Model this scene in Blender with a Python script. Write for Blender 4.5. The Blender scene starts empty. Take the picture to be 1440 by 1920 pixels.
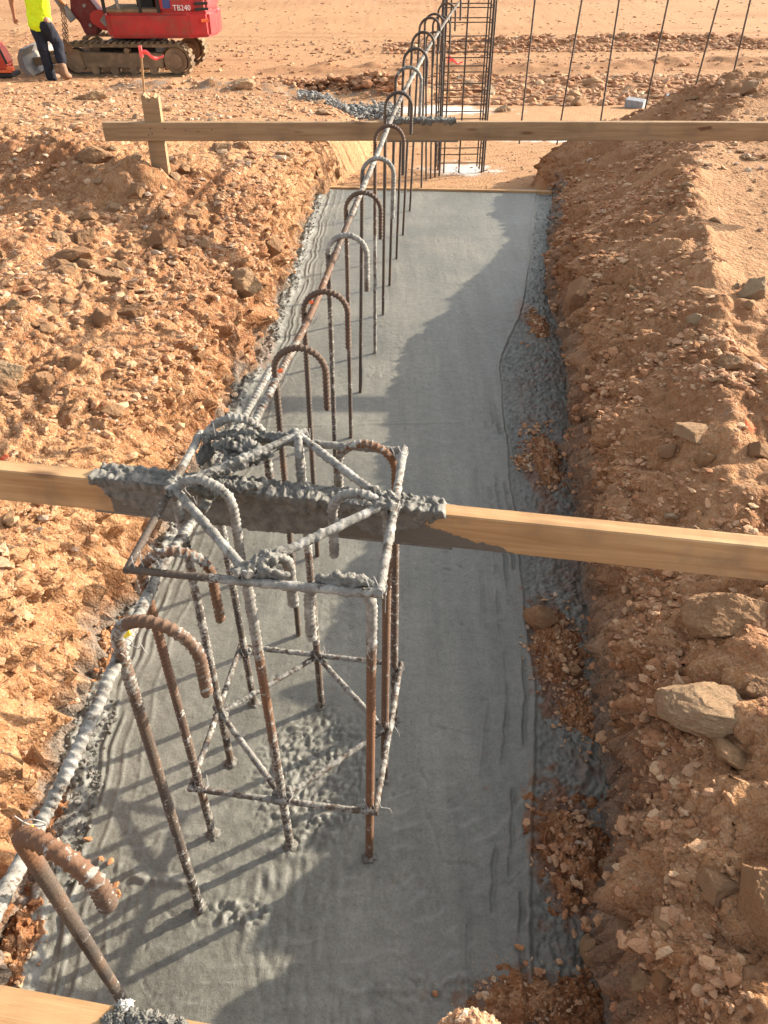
import bpy, bmesh, math, random
import numpy as np
from mathutils import Vector, Matrix

# ------------------------------------------------------------------ camera, light, exposure
S = bpy.context.scene
COL = S.collection
H = 1.9                      # eye height above the footing's top (z = 0)
TH = math.radians(38.9)      # downward pitch
F = 1442.0                   # focal length in photo pixels (1440 x 1920)
cd = bpy.data.cameras.new('camera'); cam = bpy.data.objects.new('camera', cd); COL.objects.link(cam)
cam.location = (0, 0, H); cam.rotation_euler = (math.pi/2 - TH, 0, 0)
cd.sensor_fit = 'VERTICAL'; cd.sensor_height = 24; cd.lens = 24*F/1920
cd.clip_start = 0.02; cd.clip_end = 2000
S.camera = cam
SUN_EL = math.radians(20.0); SUN_AZ = math.radians(28.0)      # azimuth from +X towards +Y
w = bpy.data.worlds.new('World'); S.world = w; w.use_nodes = True
nt = w.node_tree; nt.nodes.clear()
sky = nt.nodes.new('ShaderNodeTexSky'); sky.sky_type = 'NISHITA'; sky.sun_disc = False
sky.sun_elevation = SUN_EL; sky.sun_rotation = math.pi/2 - SUN_AZ; sky.dust_density = 2.5; sky.air_density = 1.0
bg = nt.nodes.new('ShaderNodeBackground'); bg.inputs[1].default_value = 0.148
wo = nt.nodes.new('ShaderNodeOutputWorld')
hs = nt.nodes.new('ShaderNodeHueSaturation'); hs.inputs['Saturation'].default_value = .32; nt.links.new(sky.outputs[0], hs.inputs['Color']); nt.links.new(hs.outputs[0], bg.inputs[0]); nt.links.new(bg.outputs[0], wo.inputs[0])
sd = bpy.data.lights.new('sun', 'SUN'); sd.energy = 4.6; sd.angle = math.radians(0.55); sd.color = (1.0, 0.87, 0.70)
so = bpy.data.objects.new('sun', sd); COL.objects.link(so)
SDIR = Vector((math.cos(SUN_EL)*math.cos(SUN_AZ), math.cos(SUN_EL)*math.sin(SUN_AZ), math.sin(SUN_EL)))
so.rotation_euler = (-SDIR).to_track_quat('-Z', 'Y').to_euler(); so.location = (10, 6, 8)
S.view_settings.view_transform = 'Standard'; S.view_settings.look = 'None'
S.view_settings.exposure = 1.30; S.view_settings.gamma = 1.0
S.render.engine = 'CYCLES'; S.cycles.max_bounces = 6; S.cycles.diffuse_bounces = 4

# ------------------------------------------------------------------ helpers
def ray(x, y):
    a = (x-720)/F; b = (960-y)/F
    return np.array([a, math.cos(TH)+b*math.sin(TH), -math.sin(TH)+b*math.cos(TH)])
def at(x, y, z=0.0):
    d = ray(x, y); t = (z-H)/d[2]; return Vector((t*d[0], t*d[1], z))
def atY(x, y, Y):
    d = ray(x, y); t = Y/d[1]; return Vector((t*d[0], Y, H+t*d[2]))
def depth(p):
    return p[1]*math.cos(TH)-(p[2]-H)*math.sin(TH)

rs = np.random.RandomState(7)
PERM = np.concatenate([rs.permutation(256)]*3).astype(np.int64)
GR = rs.normal(size=(256, 3)); GR /= np.linalg.norm(GR, axis=1)[:, None]
def perlin(x, y, z=0.0):
    x, y, z = np.broadcast_arrays(np.asarray(x, float), np.asarray(y, float), np.asarray(z, float))
    xi = np.floor(x).astype(np.int64); yi = np.floor(y).astype(np.int64); zi = np.floor(z).astype(np.int64)
    xf = x-xi; yf = y-yi; zf = z-zi
    u = xf*xf*xf*(xf*(xf*6-15)+10); v = yf*yf*yf*(yf*(yf*6-15)+10); q = zf*zf*zf*(zf*(zf*6-15)+10)
    xi &= 255; yi &= 255; zi &= 255
    def g(i, j, k):
        hsh = PERM[PERM[PERM[(xi+i) & 255]+((yi+j) & 255)]+((zi+k) & 255)]
        gr = GR[hsh]
        return gr[..., 0]*(xf-i)+gr[..., 1]*(yf-j)+gr[..., 2]*(zf-k)
    def L(a, b, t): return a+t*(b-a)
    return 1.6*L(L(L(g(0,0,0), g(1,0,0), u), L(g(0,1,0), g(1,1,0), u), v), L(L(g(0,0,1), g(1,0,1), u), L(g(0,1,1), g(1,1,1), u), v), q)
def fbm(x, y, z=0.0, o=3, gain=0.5):
    s = 0; a = 1.0; f = 1.0
    for i in range(o):
        s = s+a*perlin(np.asarray(x)*f+17.3*i, np.asarray(y)*f-9.1*i, np.asarray(z)*f+3.7*i); a *= gain; f *= 2.03
    return s
def bil(x, y, z=0.0, o=3):      # lumpy: rounded bumps with creases between
    s = 0; a = 1.0; f = 1.0
    for i in range(o):
        s = s+a*(np.abs(perlin(np.asarray(x)*f+7.3*i, np.asarray(y)*f-4.1*i, np.asarray(z)*f+1.7*i))*2-.45); a *= .5; f *= 2.1
    return s
def sstep(a, b, x):
    t = np.clip((np.asarray(x, float)-a)/(b-a), 0, 1); return t*t*(3-2*t)

def mesh_np(name, V, faces, mat=None, parent=None, attrs=None, smooth=True, link=True):
    V = np.asarray(V, np.float32).reshape(-1, 3); faces = np.asarray(faces, np.int32); n = faces.shape[1]
    me = bpy.data.meshes.new(name)
    me.vertices.add(len(V)); me.vertices.foreach_set('co', V.ravel())
    me.loops.add(faces.size); me.loops.foreach_set('vertex_index', faces.ravel())
    me.polygons.add(len(faces)); me.polygons.foreach_set('loop_start', np.arange(0, faces.size, n, dtype=np.int32))
    me.polygons.foreach_set('loop_total', np.full(len(faces), n, np.int32))
    me.polygons.foreach_set('use_smooth', np.full(len(faces), smooth))
    for k, a in (attrs or {}).items():
        a = np.asarray(a, np.float32)
        if a.ndim == 1:
            at_ = me.attributes.new(k, 'FLOAT', 'POINT'); at_.data.foreach_set('value', a)
        else:
            at_ = me.attributes.new(k, 'FLOAT_VECTOR', 'POINT'); at_.data.foreach_set('vector', a.ravel())
    me.update(calc_edges=True); me.validate()
    if mat: me.materials.append(mat)
    if not link: return me
    o = bpy.data.objects.new(name, me); COL.objects.link(o)
    if parent: o.parent = parent
    return o
def grid_faces(r, c, flip=False):
    i = np.arange(r-1)[:, None]*c+np.arange(c-1)[None, :]
    q = np.stack([i, i+1, i+c+1, i+c], -1).reshape(-1, 4)
    return q[:, ::-1] if flip else q
def tag(o, label=None, cat=None, group=None, kind=None):
    if label: o['label'] = label
    if cat: o['category'] = cat
    if group: o['group'] = group
    if kind: o['kind'] = kind
    return o
def empty(name, loc=(0, 0, 0), rz=0, label=None, cat=None, group=None):
    o = bpy.data.objects.new(name, None); COL.objects.link(o); o.location = loc; o.rotation_euler = (0, 0, rz)
    o.empty_display_size = .1
    return tag(o, label, cat, group)
class MB:
    def __init__(s): s.bm = bmesh.new()
    def box(s, c, d, rot=None, bev=0.0):
        m = Matrix.Translation(Vector(c)) @ (rot.to_4x4() if rot else Matrix()) @ Matrix.Diagonal((d[0], d[1], d[2], 1))
        r = bmesh.ops.create_cube(s.bm, size=1, matrix=m)
        if bev:
            es = list({e for v in r['verts'] for e in v.link_edges})
            bmesh.ops.bevel(s.bm, geom=es, offset=bev, segments=2, affect='EDGES', profile=.6)
        return s
    def cyl(s, a, b, r, r2=None, seg=14):
        a = Vector(a); b = Vector(b); d = b-a
        m = Matrix.Translation((a+b)/2) @ d.to_track_quat('Z', 'Y').to_matrix().to_4x4()
        bmesh.ops.create_cone(s.bm, cap_ends=True, segments=seg, radius1=r, radius2=r if r2 is None else r2, depth=d.length, matrix=m)
        return s
    def prism(s, pts, off, bev=0.0):       # closed outline of 3-D points extruded by off
        vs = [s.bm.verts.new(p) for p in pts]; f = s.bm.faces.new(vs)
        r = bmesh.ops.extrude_face_region(s.bm, geom=[f])
        nv = [g for g in r['geom'] if isinstance(g, bmesh.types.BMVert)]
        for v in nv: v.co += Vector(off)
        if bev:
            es = list({e for v in nv+vs for e in v.link_edges})
            bmesh.ops.bevel(s.bm, geom=es, offset=bev, segments=2, affect='EDGES')
        return s
    def build(s, name, mat, parent=None, smooth=False):
        bmesh.ops.recalc_face_normals(s.bm, faces=s.bm.faces)
        me = bpy.data.meshes.new(name); s.bm.to_mesh(me); s.bm.free()
        if smooth:
            for p in me.polygons: p.use_smooth = True
        me.materials.append(mat)
        o = bpy.data.objects.new(name, me); COL.objects.link(o)
        if parent: o.parent = parent
        return o

# ------------------------------------------------------------------ materials
class NT:
    def __init__(s, name, rough=.9, spec=.3):
        s.m = bpy.data.materials.new(name); s.m.use_nodes = True; s.t = s.m.node_tree
        s.b = s.t.nodes['Principled BSDF']; s.b.inputs['Roughness'].default_value = rough
        s.b.inputs['Specular IOR Level'].default_value = spec
    def n(s, t, **k):
        x = s.t.nodes.new(t)
        for a, v in k.items(): setattr(x, a, v)
        return x
    def l(s, a, b): s.t.links.new(a, b)
    def coord(s, kind='Object'):
        return s.n('ShaderNodeTexCoord').outputs[kind]
    def noise(s, scale, detail=4, rough=.55, vec=None, dist=0.0):
        x = s.n('ShaderNodeTexNoise'); x.inputs['Scale'].default_value = scale; x.inputs['Detail'].default_value = detail
        x.inputs['Roughness'].default_value = rough; x.inputs['Distortion'].default_value = dist
        s.l(vec if vec is not None else s.coord(), x.inputs['Vector']); return x.outputs['Fac']
    def ramp(s, fac, stops):
        x = s.n('ShaderNodeValToRGB'); e = x.color_ramp.elements
        while len(e) > 1: e.remove(e[-1])
        e[0].position = stops[0][0]; e[0].color = tuple(stops[0][1])+(1,)
        for p, c in stops[1:]:
            q = e.new(p); q.color = tuple(c)+(1,)
        s.l(fac, x.inputs[0]); return x.outputs[0]
    def mix(s, fac, a, b, mode='MIX'):
        x = s.n('ShaderNodeMix', data_type='RGBA', blend_type=mode)
        for v, i in ((fac, 0), (a, 6), (b, 7)):
            if hasattr(v, 'is_linked') or hasattr(v, 'links'): s.l(v, x.inputs[i])
            elif i == 0: x.inputs[0].default_value = v
            else: x.inputs[i].default_value = tuple(v)+(1,)
        return x.outputs[2]
    def math(s, op, a, b=0.0, clamp=False):
        x = s.n('ShaderNodeMath', operation=op, use_clamp=clamp)
        for v, i in ((a, 0), (b, 1)):
            if hasattr(v, 'links'): s.l(v, x.inputs[i])
            else: x.inputs[i].default_value = v
        return x.outputs[0]
    def attr(s, name, vec=False, kind='GEOMETRY'):
        x = s.n('ShaderNodeAttribute', attribute_name=name, attribute_type=kind); return x.outputs['Vector' if vec else 'Fac']
    def mapping(s, scale, vec=None):
        x = s.n('ShaderNodeMapping'); x.inputs['Scale'].default_value = scale; s.l(vec if vec is not None else s.coord(), x.inputs[0]); return x.outputs[0]
    def bump(s, hgt, strength, dist, prev=None):
        x = s.n('ShaderNodeBump'); x.inputs['Strength'].default_value = strength; x.inputs['Distance'].default_value = dist
        s.l(hgt, x.inputs['Height'])
        if prev is not None: s.l(prev, x.inputs['Normal'])
        return x.outputs[0]
    def done(s, col=None, nrm=None, rough=None):
        if col is not None:
            if hasattr(col, 'links'): s.l(col, s.b.inputs['Base Color'])
            else: s.b.inputs['Base Color'].default_value = tuple(col)+(1,)
        if nrm is not None: s.l(nrm, s.b.inputs['Normal'])
        if rough is not None: s.l(rough, s.b.inputs['Roughness'])
        return s.m

def soil_mat():
    t = NT('red_clay_soil', .95, .15)
    n1 = t.noise(1.3, 4, .6); n2 = t.noise(9, 5, .65); n3 = t.noise(70, 4, .7); n4 = t.noise(260, 3, .7)
    c = t.ramp(n2, [(.28, (.19, .070, .028)), (.45, (.29, .125, .052)), (.6, (.35, .172, .075)), (.78, (.42, .240, .118))])
    c2 = t.ramp(n1, [(.3, (.26, .098, .040)), (.5, (.335, .155, .065)), (.72, (.41, .230, .108))])
    c = t.mix(.5, c, c2)
    c = t.mix(t.math('MULTIPLY', t.ramp(n3, [(.35, (0, 0, 0)), (.7, (1, 1, 1))]), .35), c, (.46, .285, .17))
    def vor(scale, seed):
        x = t.n('ShaderNodeTexVoronoi', feature='F1'); x.inputs['Scale'].default_value = scale; x.inputs['Randomness'].default_value = 1.0
        mp = t.n('ShaderNodeMapping'); mp.inputs['Location'].default_value = (seed, seed, 0); t.l(t.coord(), mp.inputs[0])
        ds = t.n('ShaderNodeVectorMath', operation='ADD'); nz = t.n('ShaderNodeTexNoise'); nz.inputs['Scale'].default_value = scale*1.3; t.l(mp.outputs[0], nz.inputs['Vector'])
        sc_ = t.n('ShaderNodeVectorMath', operation='SCALE'); sc_.inputs['Scale'].default_value = .9/scale; t.l(nz.outputs['Color'], sc_.inputs[0]); t.l(mp.outputs[0], ds.inputs[0]); t.l(sc_.outputs[0], ds.inputs[1]); t.l(ds.outputs[0], x.inputs['Vector'])
        return x.outputs['Distance'], t.math('MULTIPLY', x.outputs['Color'], 1.0)
    d1, k1 = vor(42, 0.0); d2, k2 = vor(125, 3.3)
    # single grit grains of paler or darker stone in the clay
    c = t.mix(t.math('MULTIPLY', t.math('MULTIPLY', t.ramp(k2, [(.55, (0, 0, 0)), (.62, (1, 1, 1))]), t.ramp(d2, [(.35, (1, 1, 1)), (.6, (0, 0, 0))])), .55), c, (.55, .38, .24))
    c = t.mix(t.math('MULTIPLY', t.ramp(k1, [(.30, (1, 1, 1)), (.36, (0, 0, 0))]), .35), c, (.20, .078, .036))
    c = t.mix(t.math('MULTIPLY', t.ramp(k1, [(.66, (0, 0, 0)), (.70, (1, 1, 1))]), .35), c, (.50, .32, .19))
    g = t.ramp(n4, [(.3, (.74, .72, .70)), (.7, (1.14, 1.14, 1.14))])
    c = t.mix(1.0, c, g, 'MULTIPLY')
    c = t.mix(t.attr('pale'), c, t.mix(n3, (.40, .218, .105), (.50, .300, .160)))
    c = t.mix(t.attr('moist_or_shade'), c, t.mix(n3, (.13, .048, .020), (.26, .105, .045)))
    cem = t.mix(n3, (.13, .112, .092), (.25, .22, .185))
    c = t.mix(t.attr('cem'), c, cem)
    c = t.mix(t.attr('lime'), c, (.66, .65, .62))
    c = t.mix(t.attr('pink'), c, (.90, .16, .07))
    b = t.bump(n3, .6, .012); b = t.bump(d1, -.75, .011, b) if False else t.bump(t.math('SUBTRACT', 1.0, d1), .8, .010, b); b = t.bump(t.math('SUBTRACT', 1.0, d2), .7, .0045, b); b = t.bump(n4, .5, .004, b)
    return t.done(c, b)
def rock_mat(name, stuff=False):
    t = NT(name, .88, .25)
    co = t.coord('Object')
    r = t.attr('tint') if stuff else t.n('ShaderNodeObjectInfo').outputs['Random']
    if stuff: n2 = t.noise(60, 3, .6); n3 = t.noise(220, 3, .6)
    else: n2 = t.noise(2.2, 5, .65); n3 = t.noise(14, 4, .7)
    base = t.ramp(r, [(0, (.32, .15, .075)), (.2, (.42, .23, .125)), (.4, (.48, .30, .18)), (.55, (.37, .19, .105)), (.72, (.56, .40, .25)), (.86, (.45, .28, .165)), (.93, (.36, .29, .24)), (1, (.62, .50, .35))]) if stuff else t.ramp(r, [(0, (.44, .235, .12)), (.3, (.56, .35, .19)), (.55, (.48, .27, .145)), (.75, (.62, .42, .25)), (.92, (.52, .37, .225)), (1, (.68, .53, .35))])
    c = t.mix(t.math('MULTIPLY', t.ramp(n2, [(.42, (0, 0, 0)), (.66, (1, 1, 1))]), .45), base, (.46, .24, .115))
    c = t.mix(1.0, c, t.ramp(n3, [(.3, (.78, .76, .74)), (.7, (1.12, 1.12, 1.12))]), 'MULTIPLY')
    n4 = t.noise(40 if not stuff else 300, 4, .75)
    c = t.mix(t.math('MULTIPLY', t.ramp(n4, [(.40, (1, 1, 1)), (.52, (0, 0, 0))]), .25), c, (.40, .20, .095))
    b = t.bump(n3, .9, .03 if not stuff else .003); b = t.bump(n4, .7, .012 if not stuff else .002, b)
    return t.done(c, b)
def concrete_mat():
    t = NT('fresh_concrete', .55, .45)
    n1 = t.noise(2.2, 4, .6); n2 = t.noise(30, 5, .7); n3 = t.noise(330, 3, .7)
    c = t.ramp(n1, [(.30, (.126, .126, .106)), (.52, (.172, .170, .145)), (.74, (.220, .216, .186))])
    c = t.mix(1.0, c, t.ramp(n2, [(.3, (.82, .82, .82)), (.65, (1.1, 1.1, 1.1))]), 'MULTIPLY')
    c = t.mix(1.0, c, t.ramp(n3, [(.34, (.62, .62, .60)), (.40, (1, 1, 1))]), 'MULTIPLY')
    mp_ = t.n('ShaderNodeMapping'); mp_.inputs['Rotation'].default_value = (0, 0, math.radians(6.9)); mp_.inputs['Scale'].default_value = (75, 1.6, 1); t.l(t.coord(), mp_.inputs[0]); st = t.noise(1.0, 3, .6, mp_.outputs[0])
    c = t.mix(1.0, c, t.ramp(st, [(.36, (.975, .975, .975)), (.6, (1.01, 1.01, 1.01))]), 'MULTIPLY')
    mq = t.n('ShaderNodeMapping'); mq.inputs['Rotation'].default_value = (0, 0, math.radians(9)); mq.inputs['Scale'].default_value = (16, 1.2, 1); t.l(t.coord(), mq.inputs[0]); c = t.mix(1.0, c, t.ramp(t.noise(1.0, 4, .6, mq.outputs[0], .4), [(.35, (.90, .90, .90)), (.65, (1.07, 1.07, 1.06))]), 'MULTIPLY')
    c = t.mix(t.attr('moist_or_shade'), c, t.mix(n2, (.11, .045, .020), (.20, .095, .045)))
    c = t.mix(t.attr('rim'), c, (.26, .255, .23))
    n5 = t.noise(120, 4, .75); b = t.bump(n3, .4, .002); b = t.bump(n2, .45, .005, b); b = t.bump(n5, .18, .003, b); st2 = t.math('MULTIPLY', st, t.ramp(t.noise(1.1, 3, .6), [(.45, (0, 0, 0)), (.65, (1, 1, 1))])); b = t.bump(st2, .35, .003, b); rg_ = t.ramp(n1, [(.35, (.40, .40, .40)), (.7, (.68, .68, .68))]); t.l(rg_, t.b.inputs['Roughness'])
    c = t.mix(1.0, c, t.ramp(n5, [(.30, (.84, .84, .84)), (.55, (1.03, 1.03, 1.03))]), 'MULTIPLY')
    return t.done(c, b)
def mud_mat(name, lo, hi):
    t = NT(name, .7, .35); n1 = t.noise(40, 4, .7); n2 = t.noise(250, 3, .7)
    c = t.ramp(n1, [(.3, lo), (.7, hi)])
    return t.done(c, t.bump(n2, .5, .004, t.bump(n1, .5, .01)))
def steel_mat(name, coat_bias=0.0, rust=(.17, .075, .032)):
    t = NT(name, .75, .4)
    n1 = t.noise(9, 4, .6); n2 = t.noise(60, 5, .75); n3 = t.noise(300, 2, .6)
    base = t.ramp(n1, [(.35, (.050, .045, .040)), (.60, (.088, .066, .048)), (.85, rust)])
    base = t.mix(t.math('MULTIPLY', t.attr('rust'), .72), base, t.mix(n2, (.10, .045, .020), (.25, .105, .040)))
    cm = t.ramp(t.noise(30, 4, .7), [(.32, (.12, .112, .098)), (.54, (.225, .215, .19)), (.74, (.40, .39, .36))])
    f = t.math('ADD', t.math('SUBTRACT', t.attr('coat'), .13), t.math('MULTIPLY', t.math('SUBTRACT', n2, .5), 1.9))
    f = t.ramp(f, [(.47, (0, 0, 0)), (.56, (1, 1, 1))])
    c = t.mix(f, base, cm)
    return t.done(c, t.bump(n3, .4, .002, t.bump(n2, .5, .003)))
def wood_mat(name, lo, hi, wet=False):
    t = NT(name, .8, .25)
    v = t.mapping((2.2, 40, 40)); n1 = t.noise(1.0, 5, .65, v, .6); n2 = t.noise(3.5, 3, .6); n3 = t.noise(1.0, 2, .5, t.mapping((25, 400, 400)))
    c = t.ramp(n1, [(.3, lo), (.7, hi)])
    c = t.mix(t.math('MULTIPLY', t.ramp(n2, [(.5, (0, 0, 0)), (.72, (1, 1, 1))]), .45), c, tuple(x*.55 for x in lo))
    w1 = t.noise(1.0, 2, .5, t.mapping((5, 13, 13)))
    c = t.mix(t.ramp(w1, [(.70, (0, 0, 0)), (.74, (1, 1, 1))]), c, (.12, .06, .03))
    vk = t.n('ShaderNodeTexVoronoi'); vk.inputs['Scale'].default_value = 1.0; t.l(t.mapping((2.6, 11, 11)), vk.inputs['Vector']); c = t.mix(t.ramp(vk.outputs['Distance'], [(.05, (.85, .85, .85)), (.13, (0, 0, 0))]), c, (.13, .06, .028))
    c = t.mix(t.math('MULTIPLY', t.ramp(t.noise(7, 5, .75), [(.52, (0, 0, 0)), (.68, (1, 1, 1))]), .35), c, (.20, .15, .11))
    if wet:
        f = t.math('ADD', t.attr('wet'), t.math('MULTIPLY', t.math('SUBTRACT', t.noise(26, 4, .7), .5), .9))
        c = t.mix(t.ramp(f, [(.46, (0, 0, 0)), (.54, (1, 1, 1))]), c, t.mix(n3, (.10, .085, .068), (.165, .145, .12)))
    return t.done(c, t.bump(n1, .35, .002, t.bump(n3, .25, .001)))
def plain(name, col, rough=.5, spec=.4, var=.25, scale=8, metal=0.0, dirt=None):
    t = NT(name, rough, spec); n = t.noise(scale, 4, .65)
    lo = tuple(c*(1-var) for c in col); hi = tuple(min(1, c*(1+var*.6)) for c in col)
    c = t.ramp(n, [(.3, lo), (.7, hi)])
    if dirt:
        n2 = t.noise(scale*.6+2, 5, .7); c = t.mix(t.ramp(n2, [(.48, (0, 0, 0)), (.7, (.8, .8, .8))]), c, dirt)
    t.b.inputs['Metallic'].default_value = metal
    return t.done(c, t.bump(n, .2, .01))
M_soil = soil_mat(); M_rock = rock_mat('stone'); M_peb = rock_mat('gravel_stone', True); M_conc = concrete_mat()
M_mud = mud_mat('wet_concrete_splatter', (.095, .090, .078), (.215, .207, .183))
M_mudpale = mud_mat('pale_concrete_crust', (.38, .37, .35), (.62, .61, .58))
M_mudblue = mud_mat('spilled_concrete', (.13, .125, .115), (.25, .245, .23))
M_bar = steel_mat('rebar_steel')
M_wood = wood_mat('raw_lumber', (.34, .185, .080), (.54, .345, .175), True)
M_wood2 = wood_mat('weathered_lumber', (.24, .145, .075), (.39, .26, .145), True)
M_wire = plain('tie_wire', (.30, .28, .26), .5, .5)

# ------------------------------------------------------------------ the ground's shape
yl = [(-4, -.74), (.3, -.79), (.67, -.835), (1.15, -.875), (1.74, -.89), (2.4, -.79), (3.16, -.709), (3.83, -.625), (5.39, -.56), (6.57, -.53), (7.2, -.40), (8, -.20), (9.5, -.12), (12, -.6), (14, -2.2), (17, -5), (60, -20)]
yr = [(-4, .40), (.35, .44), (.67, .46), (.97, .57), (1.58, .645), (2.39, .755), (3.1, .86), (3.47, .925), (3.9, .96), (4.39, .98), (5.3, 1.13), (6.5, 1.36), (7.0, 1.30), (7.25, 1.34), (7.6, 1.62), (8.3, 2.15), (9.5, 3.1), (11, 4.6), (14, 7), (60, 30)]
def lin(t): a = np.array(t); return lambda y: np.interp(y, a[:, 0], a[:, 1])
def slin(t, h_=.16):
    f = lin(t); return lambda y: sum(f(np.asarray(y)+h_*k)*wt for k, wt in ((-1, .12), (-.6, .16), (-.25, .22), (.25, .22), (.6, .16), (1, .12)))
_XL = slin(yl); _XR = slin(yr)
def XL(Y): return _XL(Y)+.030*perlin(np.asarray(Y)*2.3, 3.1)+.014*perlin(np.asarray(Y)*9, 8.1)
def XR(Y): return _XR(Y)+.030*perlin(np.asarray(Y)*2.1, 13.1)+.014*perlin(np.asarray(Y)*8, 1.1)
corr = lin([(-4, -.02), (6.57, -.02), (6.62, -.11), (7, -.1), (10, -.34), (13, -.58), (17, -.9), (30, -1.0), (60, -1.1), (400, -3)])
glL = lin([(-4, .66), (.5, .70), (1.5, .72), (3, .70), (4.2, .68), (4.6, .84), (5.2, .76), (6, .62), (7, .47), (10, .03), (13, -.4), (17, -.9), (30, -1.0), (60, -1.1), (400, -3)])
glR = lin([(-4, .48), (1, .47), (1.9, .49), (3, .54), (4.4, .60), (5.2, .62), (6.1, .65), (7, .72), (8, .55), (9, .2), (10, -.2), (13, -.55), (17, -.9), (30, -1.0), (60, -1.1), (400, -3)])
dcR = lin([(-4, .45), (.8, .42), (1.2, .40), (1.9, .38), (3, .52), (4.3, .68), (5.2, .85), (6.1, 1.2), (7, 1.5), (8, 1.8), (10, 2.5), (60, 5)])
WL = lin([(-9, 0), (0, 0), (.015, .28), (.035, .50), (.07, .64), (.12, .70), (.25, .75), (.5, .83), (.9, .94), (1.3, 1.0), (9, 1.0), (99, 1)])
WRG = lin([(-9, 0), (0, 0), (.1, .10), (.5, .50), (.85, .88), (1, 1.0), (1.25, .99), (2, .95), (3, 1.0), (99, 1)])
WR = lin([(-9, 0), (0, 0), (.03, .36), (.07, .56), (.14, .68), (.28, .74), (.55, .84), (.8, .95), (1, 1.02), (1.25, .99), (2, .95), (3, 1.0), (99, 1)])
def hfun(X, Y, detail=True):
    X = np.asarray(X, float); Y = np.asarray(Y, float)
    c = corr(Y); dl = XL(Y)-X; dr = X-XR(Y)
    stretch = 1+np.clip(Y-6.6, 0, 20)*1.5
    gl = glL(Y)
    # crest line of the left excavation is a step facing the camera, only away from the trench
    k = sstep(.35, .9, dl)*sstep(3.2, 4.0, Y)*(1-sstep(4.55, 4.85, Y))
    gl = gl-.03*k
    zl = c+(gl-c)*WL(dl/stretch)
    kf = .85*sstep(4.1, 5.4, Y)*(1-.4*sstep(6.3, 6.9, Y)); zr = c+(glR(Y)-c)*(WR(dr/dcR(Y))*(1-kf)+WRG(dr/dcR(Y))*kf)
    # spoil heap at the right
    zr = zr+.20*np.exp(-((X-3.9)/.9)**2-((Y-6.6)/.9)**2)+.06*sstep(.2, .9, dr-dcR(Y))*(Y < 6)
    z = np.where(dl > 0, zl, np.where(dr > 0, zr, c))
    # small rise by the stake
    z = z+.15*np.exp(-((X+1.32)/.26)**2-((Y-4.30)/.15)**2)+.06*np.exp(-((X+1.75)/.15)**2-((Y-4.55)/.1)**2)
    far = sstep(8, 20, Y)
    # windrows and ruts across the far ground
    r1 = .20*np.exp(-((Y-20.5-.25*X*.3-.8*perlin(X*.25, 2.2))/.55)**2)*sstep(-2, 3, X)
    r2 = .13*np.exp(-((Y-17.6-.1*X-.5*perlin(X*.4, 7.2))/.5)**2)*sstep(-3.5, -1, X)
    r3 = .20*np.exp(-((Y-13.6-.12*X-.3*perlin(X*.5, 5.2))/.45)**2)*sstep(-4.6, -3.4, X)*(1-sstep(.3, 1.2, X))
    r4 = .10*np.exp(-((Y-14.8-.2*X+.6*perlin(X*.3, 9.2))/.6)**2)*sstep(1.5, 3, X)
    z = z+(r1+r2+r3+r4)*(.75+.6*perlin(X*2.2, Y*2.2))
    if detail:
        din = np.maximum(dl, dr)
        flat = np.where(dr > 0, sstep(.92, 1.12, dr/dcR(Y)+.12*perlin(X*3, Y*3))*sstep(2.9, 3.5, Y)*(1-sstep(6.2, 7, Y)), 0)
        flat = np.maximum(flat, np.where(dl > 0, .6*sstep(4.8, 5.6, Y), 0)); pit = (din < 0)*1.0
        amp = (1-.85*flat)*(1-.8*pit)*(1+.6*far); rough_ = .35+.9*sstep(-.35, .45, perlin(X*1.9, Y*1.9, 7.7)+.5*perlin(X*6, Y*6, 2.1))
        b1 = fbm(X*1.1, Y*1.1, 0, 2); b2 = bil(X*4.0, Y*4.0, 2.2, 2); b3 = bil(X*13, Y*13, 5.2, 3); b4 = bil(X*34, Y*34, 1.0, 2)
        wall = 1-np.exp(-np.maximum(din, 0)/.08)
        z = z+amp*wall*(.036*b1+(.024+.012*(dr > 0))*b2+.016*b3*rough_)+.0060*b4*rough_*(1-.8*flat)*wall+.010*far*fbm(X*.6, Y*5, 0, 3)*(1-sstep(22, 32, Y))
    return z
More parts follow.
